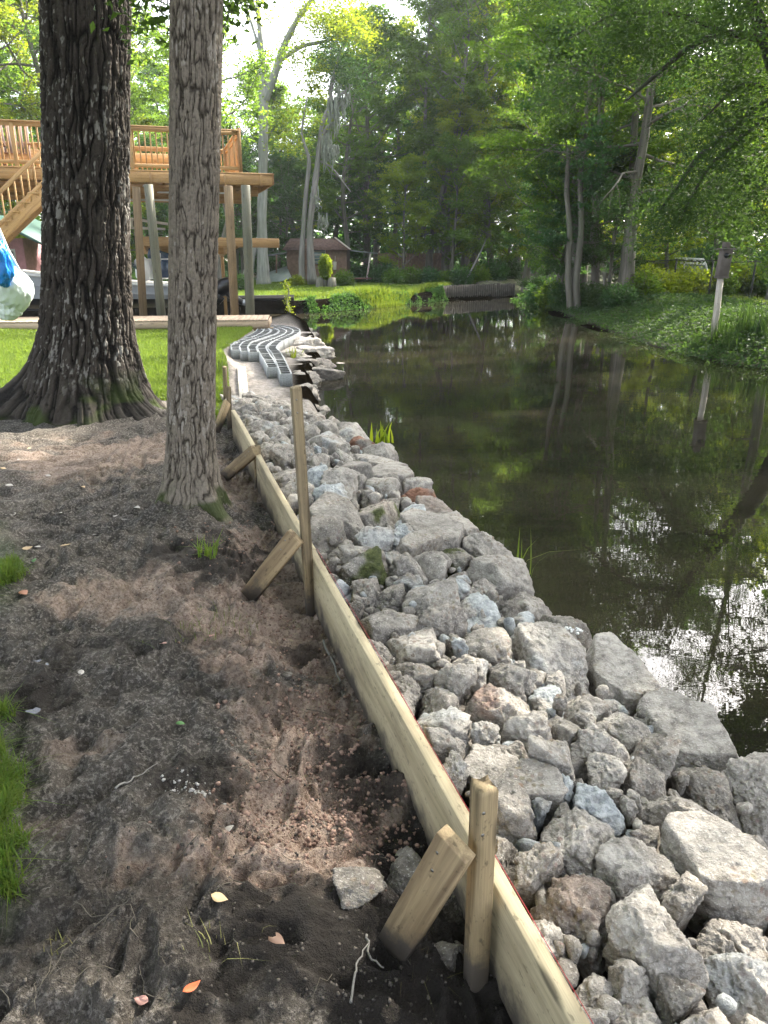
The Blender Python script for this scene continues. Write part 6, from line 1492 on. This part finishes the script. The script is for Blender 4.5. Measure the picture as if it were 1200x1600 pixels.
# half buried dark lumps at the foot of the board
for (px, py, sx, lab) in [(640, 1330, .085, 'dark half buried rock left of the foreground brace'), (560, 1385, .07, 'dark muddy rock lying flat at the edge of the clay'), (700, 1450, .06, 'dark rock behind the brace at the foot of the board'), (445, 1037, .03, 'small dark round stone in the clay')]:
    q = np.array(gp(px, py, .0)); q[2] = gz(q[0], q[1]); V2, Fc = chunk(px, (sx, sx * .75, sx * .6)); V = V2
    me_ = mesh_np('rock', V2, [Fc], True, {'tone': np.full(len(V), .05), 'blue': np.zeros(len(V)), 'redd': np.zeros(len(V)), 'moss': np.zeros(len(V))}, [m_rock]); tag(link('rock', me_, None, tuple(q)), lab, 'rock')
mb = MB()
for k in range(90):
    py = 700 + 900 * rs.rand() ** .8; px = rs.uniform(-20, 700); q = np.array(gp(px, py, 0))
    if float(bline(np.array([q[0]]), np.array([q[1]]))[0]) > -.06: continue
    L = rs.uniform(.04, .16) * (1 + .12 * q[1]); a = rs.uniform(0, 6.28); P = []; b_ = a
    for j in range(6):
        P.append([q[0], q[1]]); q = q + np.array([math.cos(b_), math.sin(b_), 0]) * L / 5; b_ += rs.randn() * .4
    P = np.array(P); zz = height(P[:, 0], P[:, 1], True) + .003 + rs.rand() * .006; zz = np.maximum(zz, np.linspace(zz[0], zz[-1], 6)); r0 = rs.uniform(.0007, .0020)
    mb.tube(np.column_stack([P, zz]), np.linspace(r0, r0 * .4, 6), 5)
o_ = mb.build('root_debris', simplebark('root_brown', (.05, .04, .03), (.13, .11, .09)), smooth=True); tag(o_, 'thin dead roots and twigs strewn over the mud', kind='stuff')
for (pp, r0, lab) in [([(455, 855), (470, 880)], .0, ''), ([(505, 980), (525, 1020), (535, 1050), (538, 1068)], .006, 'pale root sticking out of the soil beside the board'), ([(548, 1560), (556, 1500), (575, 1462)], .004, 'root loop in the dark hollow near the bottom'), ([(573, 1448), (575, 1475), (600, 1490)], .004, 'pale bent root left of the foreground brace foot'),
                      ([(185, 1265), (215, 1240), (250, 1218)], .004, 'dark straight twig pointing up right on the mud')]:
    if not lab: continue
    P = [np.array(gp(x, y, 0)) for x, y in pp]; P = [np.array([q[0], q[1], gz(q[0], q[1]) + .012]) for q in P]; kk = np.linspace(0, len(P) - 1, 12); P = np.array(P); P = np.stack([np.interp(kk, range(len(P)), P[:, i]) for i in range(3)], 1); P[1:-1] += rs.randn(10, 3) * .003
    mb = MB(); mb.tube(P, np.linspace(r0, r0 * .4, 12), 6); tag(mb.build('root', m_dead, smooth=True), lab, 'root')

# ------------------------------------------------------------------ thin summer haze
hz_m = bpy.data.materials.new('haze'); hz_m.use_nodes = True; t = hz_m.node_tree; t.nodes.remove(t.nodes['Principled BSDF'])
pv = t.nodes.new('ShaderNodeVolumePrincipled'); pv.inputs['Color'].default_value = (.86, .93, 1.0, 1); pv.inputs['Density'].default_value = .0004; pv.inputs['Anisotropy'].default_value = .3
t.links.new(pv.outputs[0], t.nodes['Material Output'].inputs['Volume'])
x0, x1, y0, y1, z0_, z1_ = -300, 300, -80, 460, -4.5, 32
hm = mesh_np('haze', [(x0, y0, z0_), (x1, y0, z0_), (x1, y1, z0_), (x0, y1, z0_), (x0, y0, z1_), (x1, y0, z1_), (x1, y1, z1_), (x0, y1, z1_)], [[[0, 3, 2, 1], [4, 5, 6, 7], [0, 1, 5, 4], [1, 2, 6, 5], [2, 3, 7, 6], [3, 0, 4, 7]]], False, None, [hz_m])
tag(link('haze', hm), 'thin pale summer haze over the canal', kind='stuff')

m_scr = flat('screw_steel', (.20, .19, .17), .4, .8)

for o_ in [x for x in bpy.data.objects if x.name.startswith(('wooden_brace', 'wooden_stake'))]:
    V = np.array([v.co[:] for v in o_.data.vertices]); top = V[V[:, 2] > V[:, 2].max() - .02].mean(0); bot = V[V[:, 2] < V[:, 2].min() + .02].mean(0); ax_ = (top - bot) / np.linalg.norm(top - bot)
    cen = V.mean(0); fr = -(np.array(o_.location) + top); fr = np.array([fr[0], fr[1], .3]); fr -= ax_ * np.dot(fr, ax_); fr /= np.linalg.norm(fr)
    from mathutils.bvhtree import BVHTree
    bv = BVHTree.FromPolygons([tuple(v) for v in V], [tuple(p_.vertices) for p_ in o_.data.polygons]); mb = MB(); ok_ = 0
    for k in (.05, .11):
        s_ = top - ax_ * k + fr * .3; hit = bv.ray_cast(Vector(s_), Vector(-fr))
        if hit[0] is not None:
            h_ = np.array(hit[0]) + np.array(o_.location); n_ = np.array(hit[1]); n_ = n_ if np.dot(n_, fr) > 0 else -n_; mb.tube([h_ - n_ * .003, h_ + n_ * .0012], .0042, 10); ok_ = 1
    if ok_: mb.build('screws', m_scr, o_)
# labels that still coincide get their place from left to right
from collections import defaultdict
dd = defaultdict(list)
for o_ in COL.objects:
    if o_.parent is None and o_.get('label') and o_.get('category') and o_['category'] != 'concrete block': dd[o_['label']].append(o_)
ORD = ['leftmost', 'second from left', 'third from left', 'fourth from left', 'fifth from left', 'sixth from left', 'seventh from left', 'eighth from left', 'ninth from left']
for L_, os_ in dd.items():
    if 1 < len(os_) <= 9 and 'dry pale leaf' not in L_:
        os_.sort(key=lambda q: q.location.x / max(.3, q.location.y))
        for k, q in enumerate(os_):
            o1 = ORD[k] if k < len(os_) - 1 else 'rightmost'
            nl = f'{L_}, {o1}'
            if len(nl.split()) > 16: nl = nl.replace(' rubble', '').replace('down towards', 'towards').replace(' from left', '')
            if len(nl.split()) > 16: nl = nl.replace('the ', '')
            q['label'] = nl
